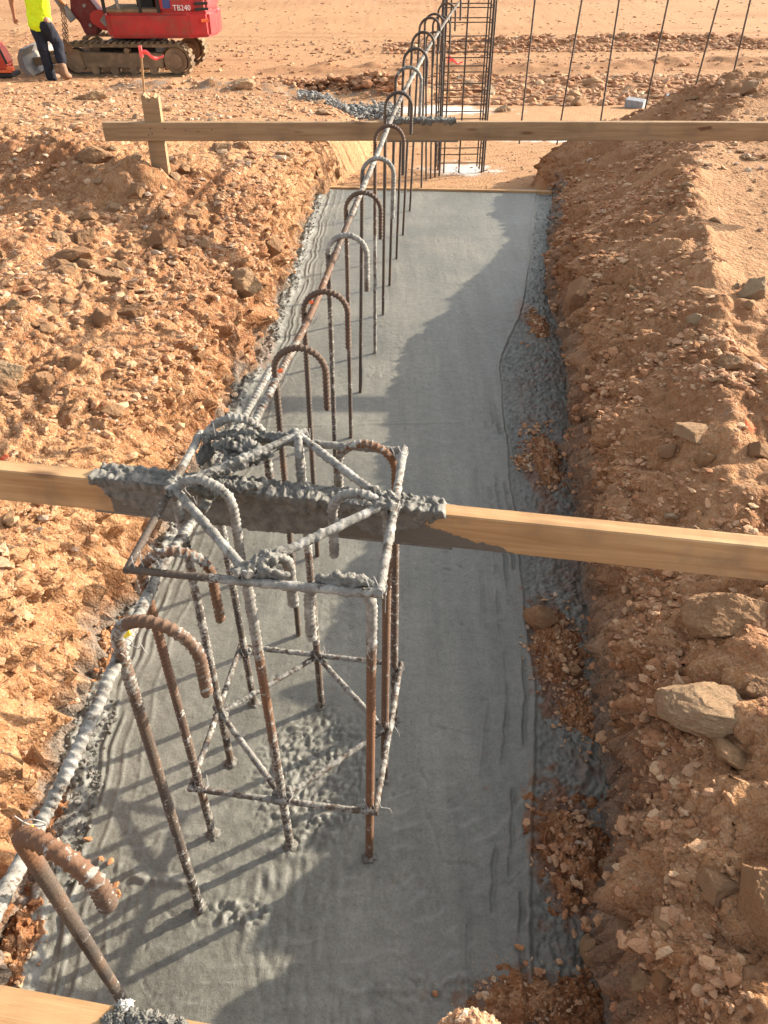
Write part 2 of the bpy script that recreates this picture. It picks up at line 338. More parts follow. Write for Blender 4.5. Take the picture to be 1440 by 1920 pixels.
def zone_attrs(X, Y, Z):
    dl = XL(Y)-X; dr = X-XR(Y); n = fbm(X*7, Y*7, Z*7, 3); n2 = fbm(X*26, Y*26, Z*26, 2)
    zz = Z-corr(Y)
    base = np.where(Y < 6.7, 1.0, 0.0)
    cem = base*(1-sstep(.02, .17, zz+.10*n+.05*n2))*.9
    cem = cem*np.where((dr > .10) & (Y > 4.6), .0, 1)
    cem = np.maximum(cem, base*(dr > 0)*(Y < 4.6)*.55*(1-sstep(.18, .42, zz+.15*n))*sstep(-.4, .25, n+.1))
    cem = np.maximum(cem, .85*np.exp(-((Y-13.4-.12*X)/.5)**2)*sstep(-4.4, -3.6, X)*(1-sstep(0, 1, X))*sstep(-.15, .2, n))
    flat = np.where(dr > 0, sstep(.90, 1.12, dr/dcR(Y)+.12*perlin(X*3, Y*3))*sstep(2.8, 3.5, Y), 0)
    pit = ((dl < 0) & (dr < 0) & (Y > 6.5))*1.0
    left = np.where(dl > 0, .45*sstep(4.7, 5.5, Y)+.40*(1-sstep(1.2, 3.0, Y)), np.where((dr > 0) & (Y < 7), .42+.3*sstep(.3, -.1, dr)*0, 0))
    band = sstep(-.1, .5, perlin(X*.12, Y*.7, 3.3))
    farp = .75*sstep(19, 26, Y)*(.5+.8*sstep(-.2, .4, perlin(X*.10, Y*.55, 6.1)+.4*perlin(X*.5, Y*2.2, 3)))+.30*sstep(9, 14, Y)*band
    pale = np.clip(np.maximum.reduce([flat*.65, pit*.95, left, farp])*(.8+.5*n), 0, 1)
    mud = np.exp(-((Y-20.5-.25*X*.3-.8*perlin(X*.25, 2.2))/.6)**2)*sstep(-1, 3, X)+np.exp(-((Y-17.6-.1*X)/.7)**2)*sstep(-3.5, -1, X)+np.exp(-((Y-14.0-.2*X)/1.5)**2)*sstep(.5, 2.5, X)
    moist_or_shade = np.clip(.55*mud*(n+.7), 0, .75)
    moist_or_shade = np.maximum(moist_or_shade, (dl > 0)*base*.75*np.exp(-((zz-.12)/.07)**2)*sstep(.0, .35, n+.05*n2)*(Y < 3))
    moist_or_shade = np.maximum(moist_or_shade, (dr > 0)*.40*sstep(-.05, .4, perlin(X*3, Y*3, Z*3)+.2)*(1-flat))
    crest = (dl > .3)*np.exp(-((Y-4.45)/.22)**2)*.6; moist_or_shade = np.maximum(moist_or_shade, crest*sstep(-.3, .3, n))  # shade on the crest's camera-facing step, painted in as a dark band
    lime = np.zeros_like(X)
    for lx, ly, rx, ry, s_ in ((.75, 7.75, .34, .30, .9), (1.5, 9.6, 1.2, .22, .7), (.6, 12.0, 1.0, .5, .95), (2.2, 9.5, .9, .25, .8)):
        lime = np.maximum(lime, s_*sstep(.25, .75, np.exp(-((X-lx)/rx)**2-((Y-ly)/ry)**2)+.35*n))
    pink = np.zeros_like(X)
    for (px, py, pz, r_) in PINK:
        pink = np.maximum(pink, .95*sstep(.35, .6, np.exp(-((X-px)**2+(Y-py)**2)/r_**2)+.5*n2*.6))
    return dict(cem=cem.ravel(), pale=pale.ravel(), moist_or_shade=np.maximum(moist_or_shade, .42*sstep(10, 12, Y)*sstep(.10, .5, perlin(X*.22+.1*Y, Y*1.9, 4.4)+.35*perlin(X*1.1, Y*6, 2))*(.6+.6*n2)).clip(0, 1).ravel(), lime=lime.ravel(), pink=pink.ravel())
def hit(x, y):
    d = ray(x, y); p = np.array([0, 0, H]); t = 0.3
    while t < 60:
        q = p+d*t
        if q[2] < float(hfun(q[0], q[1], True)) or (q[2] < 0 and _XL(q[1]) < q[0] < _XR(q[1]) and q[1] < 6.57): break
        t += .012+.004*t
    return Vector(q)
PINK = []
for x_, y_, r_ in ((1405, 800, .022), (18, 862, .022), (40, 880, .012)):
    q_ = hit(x_, y_); PINK.append((q_.x, q_.y, q_.z, r_))

BANKP = {}
def loft(side, name):
    Y = np.concatenate([np.arange(-2.2, .3, .05), np.arange(.3, 3.2, .0095), np.arange(3.2, 5.2, .0125), np.arange(5.2, 7.3, .02)])
    d = np.concatenate([[-.08, -.02], np.linspace(0, .14, 44), np.arange(.146, 1.3, .0085), np.arange(1.31, 2.6, .014), np.arange(2.6, 5.2, .06)])
    D, YY = np.meshgrid(d, Y)
    if side < 0: X = XL(YY)-D
    else: X = XR(YY)+D
    Z = hfun(X, YY)
    din = np.maximum(D, 0)
    nearw = np.exp(-din/.22)*sstep(-.02, .05, Z)
    # rough, lumpy cut face: displaced sideways by noise in all three directions
    b = bil(X*10, YY*10, Z*10, 4)*.050+bil(X*40, YY*40, Z*40, 2)*.014+fbm(X*34, YY*34, Z*34, 2)*.010+bil(X*3, YY*3, Z*4, 2)*.030
    X2 = X-side*(b-.012)*nearw*1.15+side*(.004+(.018 if side < 0 else .0)*nearw)
    Z = Z+nearw*(fbm(X*28+5, YY*28, Z*28, 2)*.012+bil(X*14, YY*14, Z*14, 2)*.014)
    Z[:, 0] = -.15; Z[:, 1] = np.minimum(Z[:, 1], -.06)
    P = np.stack([X2, YY, Z], -1)
    o = mesh_np(name, P, grid_faces(len(Y), len(d), side < 0), M_soil, attrs=zone_attrs(X, YY, Z))
    BANKP[side] = (P, D, YY)
    return tag(o, kind='structure')
loft(-1, 'left_bank'); loft(1, 'right_bank')
# the far ground, one sheet out past the horizon
Yf = np.concatenate([np.arange(6.56, 10, .03), np.arange(10, 24, .06), np.geomspace(24, 900, 90)])
xf = np.concatenate([-np.geomspace(700, 10, 40), np.arange(-9.95, 8.5, .045), np.geomspace(8.5, 700, 40)])
XX, YY = np.meshgrid(xf, Yf)
ZZ = hfun(XX, YY)
ins = ((XX < XL(YY)-.02) & (XX > XL(YY)-5.1)) | ((XX > XR(YY)+.02) & (XX < XR(YY)+5.1))
ZZ = ZZ-.03*ins*(1-sstep(7.15, 7.3, YY))
tag(mesh_np('ground', np.stack([XX, YY, ZZ], -1), grid_faces(len(Yf), len(xf), False), M_soil, attrs=zone_attrs(XX, YY, ZZ)), kind='structure')
# ground to the sides of and behind the banks (outside the picture)
def side_sheet(sgn):
    Y = np.linspace(-40, 6.6, 90); d = np.concatenate([[5.15], np.geomspace(5.3, 700, 40)])
    D, Y2 = np.meshgrid(d, Y); X = np.where(sgn < 0, XL(Y2)-D, XR(Y2)+D); Z = hfun(X, Y2, False)+.03*fbm(X, Y2)
    tag(mesh_np('ground', np.stack([X, Y2, Z], -1), grid_faces(len(Y), len(d), sgn < 0), M_soil, attrs=zone_attrs(X, Y2, Z)), kind='structure')
side_sheet(-1); side_sheet(1)
X, Y2 = np.meshgrid(np.linspace(-6.2, 6.2, 60), np.linspace(-40, -2.15, 60))
Z = np.full_like(X, .62)*sstep(-2.1, -2.5, Y2)*1.0+.03*fbm(X, Y2)
tag(mesh_np('ground', np.stack([X, Y2, Z], -1), grid_faces(60, 60), M_soil, attrs=zone_attrs(X, Y2, Z)), kind='structure')

# ------------------------------------------------------------------ the poured footing
YK = slin([(-3, .30), (.6, .33), (.9, .36), (1.08, .40), (1.5, .46), (2.4, .515), (3.6, .60), (4.2, .80), (5.3, 1.02), (6.6, 1.25)])
def slab_z(X, Y):
    A_ = .83*X+.56*Y; B_ = -.56*X+.83*Y; patch_ = sstep(-.2, .5, perlin(X*1.6, Y*1.1, 3)); z = .0005*patch_*fbm(X*45+.6*Y, Y*2.2, 0, 2)+.0009*fbm(A_*7, B_*7, 0, 3)+.0012*sstep(-.2, .5, perlin(A_*2.5, B_*2.5, 5))*fbm(A_*47, B_*47, X*20, 3)
    A2_ = .83*X+.56*Y; B2_ = -.56*X+.83*Y
    kx = YK(Y)+.012*perlin(Y*3.0, 4.4)+.004*perlin(Y*22, 4.4); e = X-kx
    out = sstep(0, .02, e)
    z = z-.010*out-.008*np.exp(-((e-.004)/.006)**2)+out*(.007*bil(X*22, Y*22, 0, 3)+.006*bil(A2_*60, B2_*60, 0, 3))+.005*np.exp(-((e+.006)/.008)**2)
    for off, a in ((-.04, .0045), (-.065, .004), (-.10, .0035), (-.155, .0022)):       # trowel lines beside it
        ex = e-off+.016*perlin(Y*1.6, off*90)+.004*perlin(Y*18, off*40); z = z+(a*np.exp(-(ex/.006)**2)-2.4*a*np.exp(-((ex-.011)/.0055)**2))*sstep(0, .3, perlin(Y*2.4, off*50)+.5*perlin(Y*11, off*31)+.10)*(1-sstep(2.9, 3.6, Y))
    dl = X-XL(Y)
    for off, a in ((.085, .006), (.105, .005), (.14, .003), (.19, .0025)):
        ex = dl-off-.012*perlin(Y*1.7, off*70); z = z+a*np.exp(-(ex/.005)**2)*sstep(-.4, .1, perlin(Y*5, off*33)+.2)
    z = z+.0016*np.clip(fbm(X*3, Y*3, 5, 2), 0, 1)*bil(A_*50, B_*38, 2, 2)-.0035*sstep(.5, .7, perlin(A_*42, B_*42, 11))*sstep(-.2, .3, perlin(X*2.2, Y*2.2, 4))
    lum = np.clip(1-dl/.075, 0, 1); z = z+lum*(.010+.016*bil(X*24, Y*24, 3, 3))
    z = z+.010*np.exp(-((dl-.02)/.03)**2)
    # sweeping float marks at the near end
    rr = np.hypot(X+.25, Y-2.15); near = 1-sstep(1.05, 1.35, Y)
    z = z+near*.0020*np.sin(rr*120+5*fbm(X*3, Y*3)+2*perlin(X*14, Y*14))*(.4+perlin(X*9, Y*9, 2))*sstep(-.2, .4, fbm(X*2.5, Y*2.5, 6)+.15)*(1-out)
    z = z+.0028*near*bil(X*30, Y*11, 1, 2)*sstep(0, .5, perlin(X*3, Y*3, 9)+.1)*(1-out)
    pc = perlin(A_*2.6+.25*perlin(A_*9, B_*9, 3), B_*1.7, 21.0); z = z-.0040*np.exp(-(pc/.008)**2)*sstep(.2, .5, perlin(X*2.1, Y*1.3, 31)+.3*perlin(X*12, Y*12, 5))*(1-sstep(2.6, 3.4, Y))
    pc = perlin(A_*5+.3*perlin(A_*15, B_*15, 3), B_*4, 41.0); z = z-.0040*np.exp(-(pc/.014)**2)*sstep(.15, .4, perlin(X*2.7, Y*1.9, 51))*near
    # rough patch inside the cage and the pushed-up ridges
    cg = sstep(.25, .7, np.exp(-((X+.19)/.19)**2-((Y-1.2)/.25)**2))
    z = z+cg*(.0065*bil(X*44+.8*fbm(X*20, Y*20), Y*44, 4, 3)+.0035*fbm(X*90, Y*90))
    yb = .905-.10*(X+.55); rg = np.exp(-((Y-yb-.006*perlin(X*30, 1))/.009)**2)*sstep(-.66, -.60, X)*(1-sstep(-.47, -.42, X))
    z = z+rg*(.009+.007*perlin(X*60, Y*60))
    rp = sstep(.3, .7, np.exp(-((X+.345)/.085)**2-((Y-.83)/.045)**2)); z = z+rp*.008*bil(X*38, Y*38, 7, 3)
    rb = sstep(.3, .7, np.exp(-((X-.12)/.2)**2-((Y-.66)/.04)**2)); z = z+rb*.007*bil(X*26, Y*40, 2, 3)
    z = z+.004*np.exp(-((Y-3.0-.05*X+.01*perlin(X*8, 3))/.006)**2)*sstep(-.2, .1, perlin(X*3, 1.2)+.1)
    return z-.001
Ys = np.concatenate([np.arange(-2.2, .45, .04), np.arange(.45, 2.3, .0052), np.arange(2.3, 4.2, .009), np.arange(4.2, 6.57, .016), [6.57]])
us = np.linspace(0, 1, 330)
U, Y2 = np.meshgrid(us, Ys); X = (XL(Y2)-.09)*(1-U)+(XR(Y2)+.09)*U; X = np.where(Y2 > 6.3, np.clip(X, _XL(Y2)-.03, _XR(Y2)+.01), X)
Z = slab_z(X, Y2)
e = X-YK(Y2); nn = fbm(X*5, Y2*5, 0, 3); n4_ = fbm(X*28, Y2*28, 3, 3)
moist_or_shade = sstep(.0, .2, e+.05*nn)*.50*sstep(-.2, .7, nn+.1+1.1*n4_)*(1-sstep(4, 5, Y2))
for bx, by, rx, ry, s_ in ((.55, 1.62, .09, .28, .9), (.47, 1.0, .10, .22, .95), (.66, 2.62, .07, .32, .8), (.34, .64, .22, .06, .7), (.82, 4.2, .06, .2, .6), (-.87, 1.0, .05, .3, .5), (-.62, 3.7, .05, .2, .6)):
    moist_or_shade = np.maximum(moist_or_shade, s_*sstep(.30, .62, np.exp(-((X-bx)/rx)**2-((Y2-by)/ry)**2)+.22*nn+.30*n4_))
rr = np.hypot(X+.25, Y2-2.15); rim = (.35*sstep(.4, 1.2, Z/.006)+.38*(1-sstep(1.05, 1.4, Y2))*sstep(.55, 1.0, np.sin(rr*120+5*fbm(X*3, Y2*3)+2*perlin(X*14, Y2*14)))*sstep(-.1, .4, perlin(X*9, Y2*9, 2)+.3*n4_)*(e < 0))*(1-moist_or_shade)
o = mesh_np('concrete_footing', np.stack([X, Y2, Z], -1), grid_faces(len(Ys), len(us)), M_conc, attrs=dict(moist_or_shade=moist_or_shade.ravel(), rim=rim.ravel()))
tag(o, kind='structure')
# body of the pour behind its far edge
MBs = MB(); MBs.box((.42, 6.50, -.075), (1.88, .12, .12)); o = MBs.build('concrete_footing', M_conc); tag(o, kind='structure')

# ------------------------------------------------------------------ boards
def board(name, a, b, hgt, thk, mat, label, wetf=None, parent=None, back=True):
    """a, b: the two ends of the top edge facing the camera; the board runs from a to b, thickness away from the camera"""
    a = Vector(a); b = Vector(b); d = b-a; L = d.length
    ang = math.atan2(d.y, d.x); o_e = (a+b)/2
    n = int(L/.012)+2; u = np.linspace(-L/2, L/2, n)
    r = .003
    prof = [(thk-r, 0), (thk*.5, 0), (r, 0), (0, -r)]+[(0, -hgt*k) for k in (.2, .4, .6, .8)]+[(0, -hgt+r), (r, -hgt), (thk-r, -hgt), (thk, -hgt+r), (thk, -hgt*.5), (thk, -r), (thk-r, 0)]
    prof = np.array(prof); m = len(prof)
    Uu = np.repeat(u[:, None], m, 1); Yp = np.repeat(prof[None, :, 0], n, 0).copy(); Zp = np.repeat(prof[None, :, 1], n, 0).copy()
    wv = .0025*np.sin(Uu*1.3+1); Zp = Zp+wv+.0007*perlin(Uu*30, Yp*80, Zp*80); Yp = Yp+.002*perlin(Uu*.7, 5)
    V = np.stack([Uu, Yp, Zp], -1)
    fcs = grid_faces(n, m, True).tolist()
    wet = wetf(Uu, Yp, Zp, L) if wetf else np.zeros_like(Uu)
    V = V.reshape(-1, 3)
    o = mesh_np(name, V, fcs, mat, attrs=dict(wet=wet.ravel()), smooth=False)
    bm = bmesh.new(); bm.from_mesh(o.data); bm.verts.ensure_lookup_table()
    bm.faces.new([bm.verts[i] for i in range(m-1)]); bm.faces.new([bm.verts[(n-1)*m+i] for i in range(m-1)][::-1])
    bmesh.ops.remove_doubles(bm, verts=bm.verts, dist=1e-5); bmesh.ops.recalc_face_normals(bm, faces=bm.faces)
    bm.to_mesh(o.data); bm.free()
    o.location = o_e; sl = math.atan2(d.z, math.hypot(d.x, d.y)); o.rotation_euler = (0, -sl, ang)
    if parent: o.parent = parent
    tag(o, label, 'board')
    return o
def board_crust(parent, u0, u1, hgt, thk, topf, frontf, seed, amp=.010, mat=None):
    """lumpy concrete lying on the top of a board and run down its face; joined to its board"""
    us = np.arange(u0, u1, .0028)
    vs = np.concatenate([np.linspace(-thk-.008, 0, 18), np.linspace(.003, hgt+.006, 34)])   # negative: top, positive: down the face
    U, Vv = np.meshgrid(us, vs, indexing='ij')
    top = Vv <= 0
    y = np.where(top, -Vv, 0.0); z = np.where(top, 0.0, -Vv)
    ends = sstep(u0, u0+.05, U)*(1-sstep(u1-.06, u1, U))
    n1 = bil(U*40, Vv*40, seed, 3); n2 = fbm(U*9, Vv*9, seed+3, 2); n3 = fbm(U*110, Vv*110, seed, 2)
    mt = topf(U)*ends; mf = frontf(U)*ends
    m = np.where(top, sstep(.12, .4, mt+.22*n2), sstep(-.004, .012, mf*hgt-Vv+.016*n2+.008*n1))
    hgt_ = np.where(top, .010+amp*(n1+.6)+.4*amp*n2, .0035+.25*amp*(n1+.4)*(np.exp(-Vv/.02)*3+.35))
    edge = np.exp(-(Vv/.012)**2)*amp*.5
    hh = m*(np.maximum(hgt_+edge, .001)+.0012*n3)-(1-m)*.004
    nz = np.where(top, 1.0, np.exp(-Vv/.006)*.6); ny = np.where(top, -sstep(-.012, .0, Vv)*.8, -1.0)
    V = np.stack([U+.002*n3, y+hh*ny, z+hh*nz], -1)
    return mesh_np('concrete_crust', V, grid_faces(len(us), len(vs)), mat or M_mud, parent=parent)

# near board (two-by-four on edge across the trench)
zB = .89
a = at(-200, 862, zB); b = at(1640, 1050, zB)
def wetn(U, Y, Z, L):
    x = U/L
    u_ = U; return sstep(uof(180), uof(215), u_)*(1-sstep(uof(600), uof(800), u_+Z*4))*.85
LB = (b-a).length
def uof(px, y=950):      # where a photo column meets the near board, along its length
    best = min(np.linspace(-LB/2, LB/2, 800), key=lambda u: abs(((a+b)/2+(b-a).normalized()*u).x/depth((a+b)/2+(b-a).normalized()*u)*F+720-px)); return float(best)
nb = board('near_board', a, b, .089, .040, M_wood, 'long pale board on edge across the trench behind the cage, caked with wet concrete', wetn)
board_crust(nb, uof(158), uof(855), .089, .040, lambda u: sstep(uof(150), uof(175), u)*(1-sstep(uof(825), uof(850), u))*1.0,
            lambda u: np.interp(u, [uof(155), uof(215), uof(290), uof(560), uof(640), uof(700), uof(850)], [.12, .6, 1.15, 1.1, .55, .85, .12]), 3, .008)
nb.name = 'board'
# far board
zF = .97
a2 = at(190, 229, zF); b2 = at(1660, 231, zF)
fb = board('board', a2+Vector((0, 0, 0)), b2, .089, .040, M_wood2, 'long brown board on edge spanning the far end of the trench, nailed to a stake', lambda U, Y, Z, L: .0*U+(np.abs(U/L+.06) < .06)*.25)
dF = (b2-a2).normalized(); LF = (b2-a2).length
def uofF(px): return float(min(np.linspace(-LF/2, LF/2, 800), key=lambda u: abs(((a2+b2)/2+dF*u).x/depth((a2+b2)/2+dF*u)*F+720-px)))
board_crust(fb, uofF(715), uofF(862), .089, .040, lambda u: 1.0+0*u, lambda u: .10+0*u, 9, .008)
# nail heads on the far board
for px, yy in ((280, -.03), (281, -.055), (345, -.04), (275, -.062), (308, -.03), (395, -.035)):
    u = uofF(px); m_ = MB(); m_.cyl((u, -.002, yy), (u, .002, yy), .0035, seg=8); o = m_.build('nail', M_bar, fb)
# its stake: a split-topped two-by-four behind the board
st = at(283, 232, zF); sm = MB()
def stake():
    bm = bmesh.new(); W = .088; T = .040
    cols = np.linspace(-W/2, W/2, 9); top = [.118, .123, .112, .092, .100, .114, .120, .107, .112]
    z0 = -.34
    rows = []
    for y in (0, T):
        rows.append([[bm.verts.new((c-.012*(z-0), y, z+(.006 if y else 0)+.004*math.sin(c*200+y*90) if z > 0.05 else z)) for z in (z0, -.1, 0.0, .06, tp)] for c, tp in zip(cols, top)])
    for r_ in range(2):
        for i in range(8):
            for j in range(4):
                bm.faces.new((rows[r_][i][j], rows[r_][i+1][j], rows[r_][i+1][j+1], rows[r_][i][j+1]))
    for i in range(8):
        bm.faces.new((rows[0][i][4], rows[0][i+1][4], rows[1][i+1][4], rows[1][i][4]))
    for i in (0, 8):
        for j in range(4): bm.faces.new((rows[0][i][j], rows[1][i][j], rows[1][i][j+1], rows[0][i][j+1]))
    bmesh.ops.recalc_face_normals(bm, faces=bm.faces)
    me = bpy.data.meshes.new('wooden_stake'); bm.to_mesh(me); bm.free(); me.materials.append(M_wood2)
    o = bpy.data.objects.new('wooden_stake', me); COL.objects.link(o); o.location = st+Vector((0, .046, 0)); o.rotation_euler = (0, .04, math.radians(-2))
    tag(o, 'short wooden stake with a mallet-split top holding the left end of the far board', 'stake')
stake()
# form board closing the far end of the pour
fe = board('form_board', at(608, 352, .012)+Vector((0, .02, 0)), at(1036, 361, .012)+Vector((0, .02, 0)), .14, .034, M_wood, 'thin pale form board edging the far end of the grey concrete')
# board lying flat at the bottom left corner
c0 = at(-40, 1845, .80); c1 = at(350, 1918, .80); dd = (c1-c0)
nb2 = board('board', c0-dd*.8, c1+dd*1.2, .040, -.14, M_wood, 'sunlit pale board crossing the bottom left corner of the picture', None)
nb2.location += Vector((0, 0, 0))
def corner_mud():
    for i, (x, y, r_) in enumerate(((205, 1912, .006), (225, 1908, .007), (248, 1906, .007), (270, 1910, .008), (292, 1914, .007), (315, 1918, .007), (338, 1922, .006), (235, 1886, .006), (258, 1916, .008), (225, 1890, .005))):
        blob('concrete_crust', nb2.matrix_basis.inverted() @ at(x, y, .805), r_, M_mud if i != 7 else M_mudpale, nb2, i*1.7, (1.3, 1.1, .7), 4, .6, 2.6)
# ------------------------------------------------------------------ reinforcing steel
def path_len(P): return np.concatenate([[0], np.cumsum(np.linalg.norm(np.diff(P, axis=0), axis=1))])
def resample(P, step):
    P = np.array([tuple(p) for p in P], float); s = path_len(P); n = max(3, int(s[-1]/step)+1); t = np.linspace(0, s[-1], n)
    return np.stack([np.interp(t, s, P[:, i]) for i in range(3)], 1), t
def rebar(name, pts, r=.0078, step=.0019, sides=10, coatf=None, rustf=None, parent=None, mat=None, rib=.0024, pitch=.0118, seed=0, label=None, group=None, lump=.0016, cat='rebar'):
    P, t = resample(pts, step)
    P = np.concatenate([P[:-1], P[-1:]-(P[-1:]-P[-2:-1])*.12, P[-1:]]); t = np.concatenate([t[:-1], [t[-1]-step*.12], t[-1:]]); n = len(P)
    T = np.gradient(P, axis=0); T /= np.linalg.norm(T, axis=1)[:, None]
    up = np.array([0, 0, 1.0]) if abs(T[0][2]) < .9 else np.array([1.0, 0, 0])
    N = np.cross(T[0], up); N /= np.linalg.norm(N); Ns = [N]
    for i in range(1, n):
        N = Ns[-1]-T[i]*np.dot(Ns[-1], T[i]); Ns.append(N/np.linalg.norm(N))
    Ns = np.array(Ns); B = np.cross(T, Ns)
    ang = np.linspace(0, 2*np.pi, sides, endpoint=False)
    tt = t[:, None]; aa = ang[None, :]
    f = t/t[-1]
    coat = (coatf(f) if coatf else np.full(n, .2))[:, None]+.18*perlin(P[:, 0]*30, P[:, 1]*30, P[:, 2]*30+seed)[:, None]+0*aa
    rust = (rustf(f) if rustf else np.zeros(n))[:, None]+0*aa
    ribs = rib*np.maximum(0, np.sin(2*np.pi*tt/pitch+1.2*np.sin(aa)))**1.5*(1-.8*np.clip(coat-.6, 0, 1))
    rm_ = ribs/rib
    lon = rib*.6*np.exp(-((np.minimum(np.abs(aa-0), 2*np.pi-np.abs(aa)))/.3)**2)+rib*.8*np.exp(-((aa-np.pi)/.3)**2)
    px = P[:, None, 0]+r*np.cos(aa); py = P[:, None, 1]+r*np.sin(aa); pz = P[:, None, 2]+0*aa
    crust = np.clip(coat-.35, 0, 1)*(lump+lump*1.3*bil(px*70, py*70, pz*70+seed, 2))
    rad = r+ribs+lon+np.maximum(crust, 0)
    V = P[:, None, :]+rad[..., None]*(np.cos(aa)[..., None]*Ns[:, None, :]+np.sin(aa)[..., None]*B[:, None, :])
    i = np.arange(n-1)[:, None]*sides; j = np.arange(sides)[None, :]; j2 = (j+1) % sides
    q = np.stack([i+j, i+j2, i+sides+j2, i+sides+j], -1).reshape(-1, 4)
    V = V.reshape(-1, 3)
    c0_ = len(V); V = np.concatenate([V, P[:1], P[-1:]])
    caps = [(c0_, (k+1) % sides, k, c0_) for k in range(sides)]+[(c0_+1, (n-1)*sides+k, (n-1)*sides+(k+1) % sides, c0_+1) for k in range(sides)]
    coat = coat+.14*rm_*(rib > .001)
    co = np.concatenate([coat.ravel(), [coat[0, 0], coat[-1, 0]]]); ru = np.concatenate([rust.ravel(), [0, 0]])
    o = mesh_np(name, V, q, mat or M_bar, parent=parent, attrs=dict(coat=co, rust=ru))
    bm = bmesh.new(); bm.from_mesh(o.data); bm.verts.ensure_lookup_table()
    for cp in caps:
        try: bm.faces.new([bm.verts[k] for k in cp[:3]]).smooth = False
        except ValueError: pass
    bm.to_mesh(o.data); bm.free()
    if label: tag(o, label, cat, group)
    return o
def hook_pts(foot, top, dirv, w, drop, n=22, lean=None):
    """up from foot to the spring point top, half circle of width w along dirv, then down by drop"""
    foot = Vector(foot); top = Vector(top); dirv = Vector(dirv).normalized(); c = top+dirv*(w/2); r = w/2
    up = (top-foot).normalized()
    pts = [foot, top]+[c-dirv*r*math.cos(math.pi*k/n)+up*r*math.sin(math.pi*k/n) for k in range(1, n+1)]
    pts.append(pts[-1]-up*drop); return pts
def bump_f(*seg):
    """coating/rust profile along a bar: list of (f, value)"""
    a = np.array(seg); return lambda f: np.interp(f, a[:, 0], a[:, 1])
def ring_wire(p, d, r, parent, turns=2.4, tails=True, seed=0):
    """binding wire wound round a bar at p, d the bar's direction"""
    rnd = random.Random(seed); d = Vector(d).normalized(); n = d.orthogonal().normalized(); b_ = d.cross(n)
    pts = [Vector(p)+n*math.cos(k*.5)*r+b_*math.sin(k*.5)*r+d*(k*.0012-.01) for k in range(int(turns*12.6))]
    if tails:
        q = pts[-1]; v = (Vector((rnd.uniform(-1, 1), rnd.uniform(-1, 0), rnd.uniform(-.6, .8)))).normalized()
        for k in range(1, 6): pts.append(q+v*.006*k+Vector((0, 0, .0012*k*k*rnd.uniform(-1, 1))))
    P, t = resample(pts, .003); sides = 5; Tn = np.gradient(P, axis=0); Tn /= np.linalg.norm(Tn, axis=1)[:, None]
    Nn = np.cross(Tn, [0.12, .3, .9]); Nn /= np.linalg.norm(Nn, axis=1)[:, None]; Bn = np.cross(Tn, Nn)
    an = np.linspace(0, 2*np.pi, sides, endpoint=False); V = P[:, None, :]+.0009*(np.cos(an)[None, :, None]*Nn[:, None, :]+np.sin(an)[None, :, None]*Bn[:, None, :])
    i = np.arange(len(P)-1)[:, None]*sides; j = np.arange(sides)[None, :]; j2 = (j+1) % sides
    return mesh_np('tie_wire', V, np.stack([i+j, i+j2, i+sides+j2, i+sides+j], -1).reshape(-1, 4), M_wire, parent=parent)
def blob(name, p, r, mat, parent=None, seed=0, sc=(1, 1, 1), sub=4, rough=.45, freq=2.2):
    bm = bmesh.new(); bmesh.ops.create_icosphere(bm, subdivisions=sub, radius=1)
    V = np.array([v.co[:] for v in bm.verts])
    n = bil(V[:, 0]*freq+seed, V[:, 1]*freq, V[:, 2]*freq, 3)*rough+fbm(V[:, 0]*6+seed, V[:, 1]*6, V[:, 2]*6)*.10
    V = V*(1+n)[:, None]*np.array(sc)*r
    for v, q in zip(bm.verts, V): v.co = q
    me = bpy.data.meshes.new(name); bm.to_mesh(me); bm.free(); me.materials.append(mat)
    for pl in me.polygons: pl.use_smooth = True
    o = bpy.data.objects.new(name, me); COL.objects.link(o); o.location = p
    if parent: o.parent = parent
    return o

TR = Vector((math.sin(math.radians(6.9)), math.cos(math.radians(6.9)), 0))     # direction of the trench
HX = Vector((1, -.10, 0)).normalized()
DOW = 'hooked dowels standing in a row in the footing'
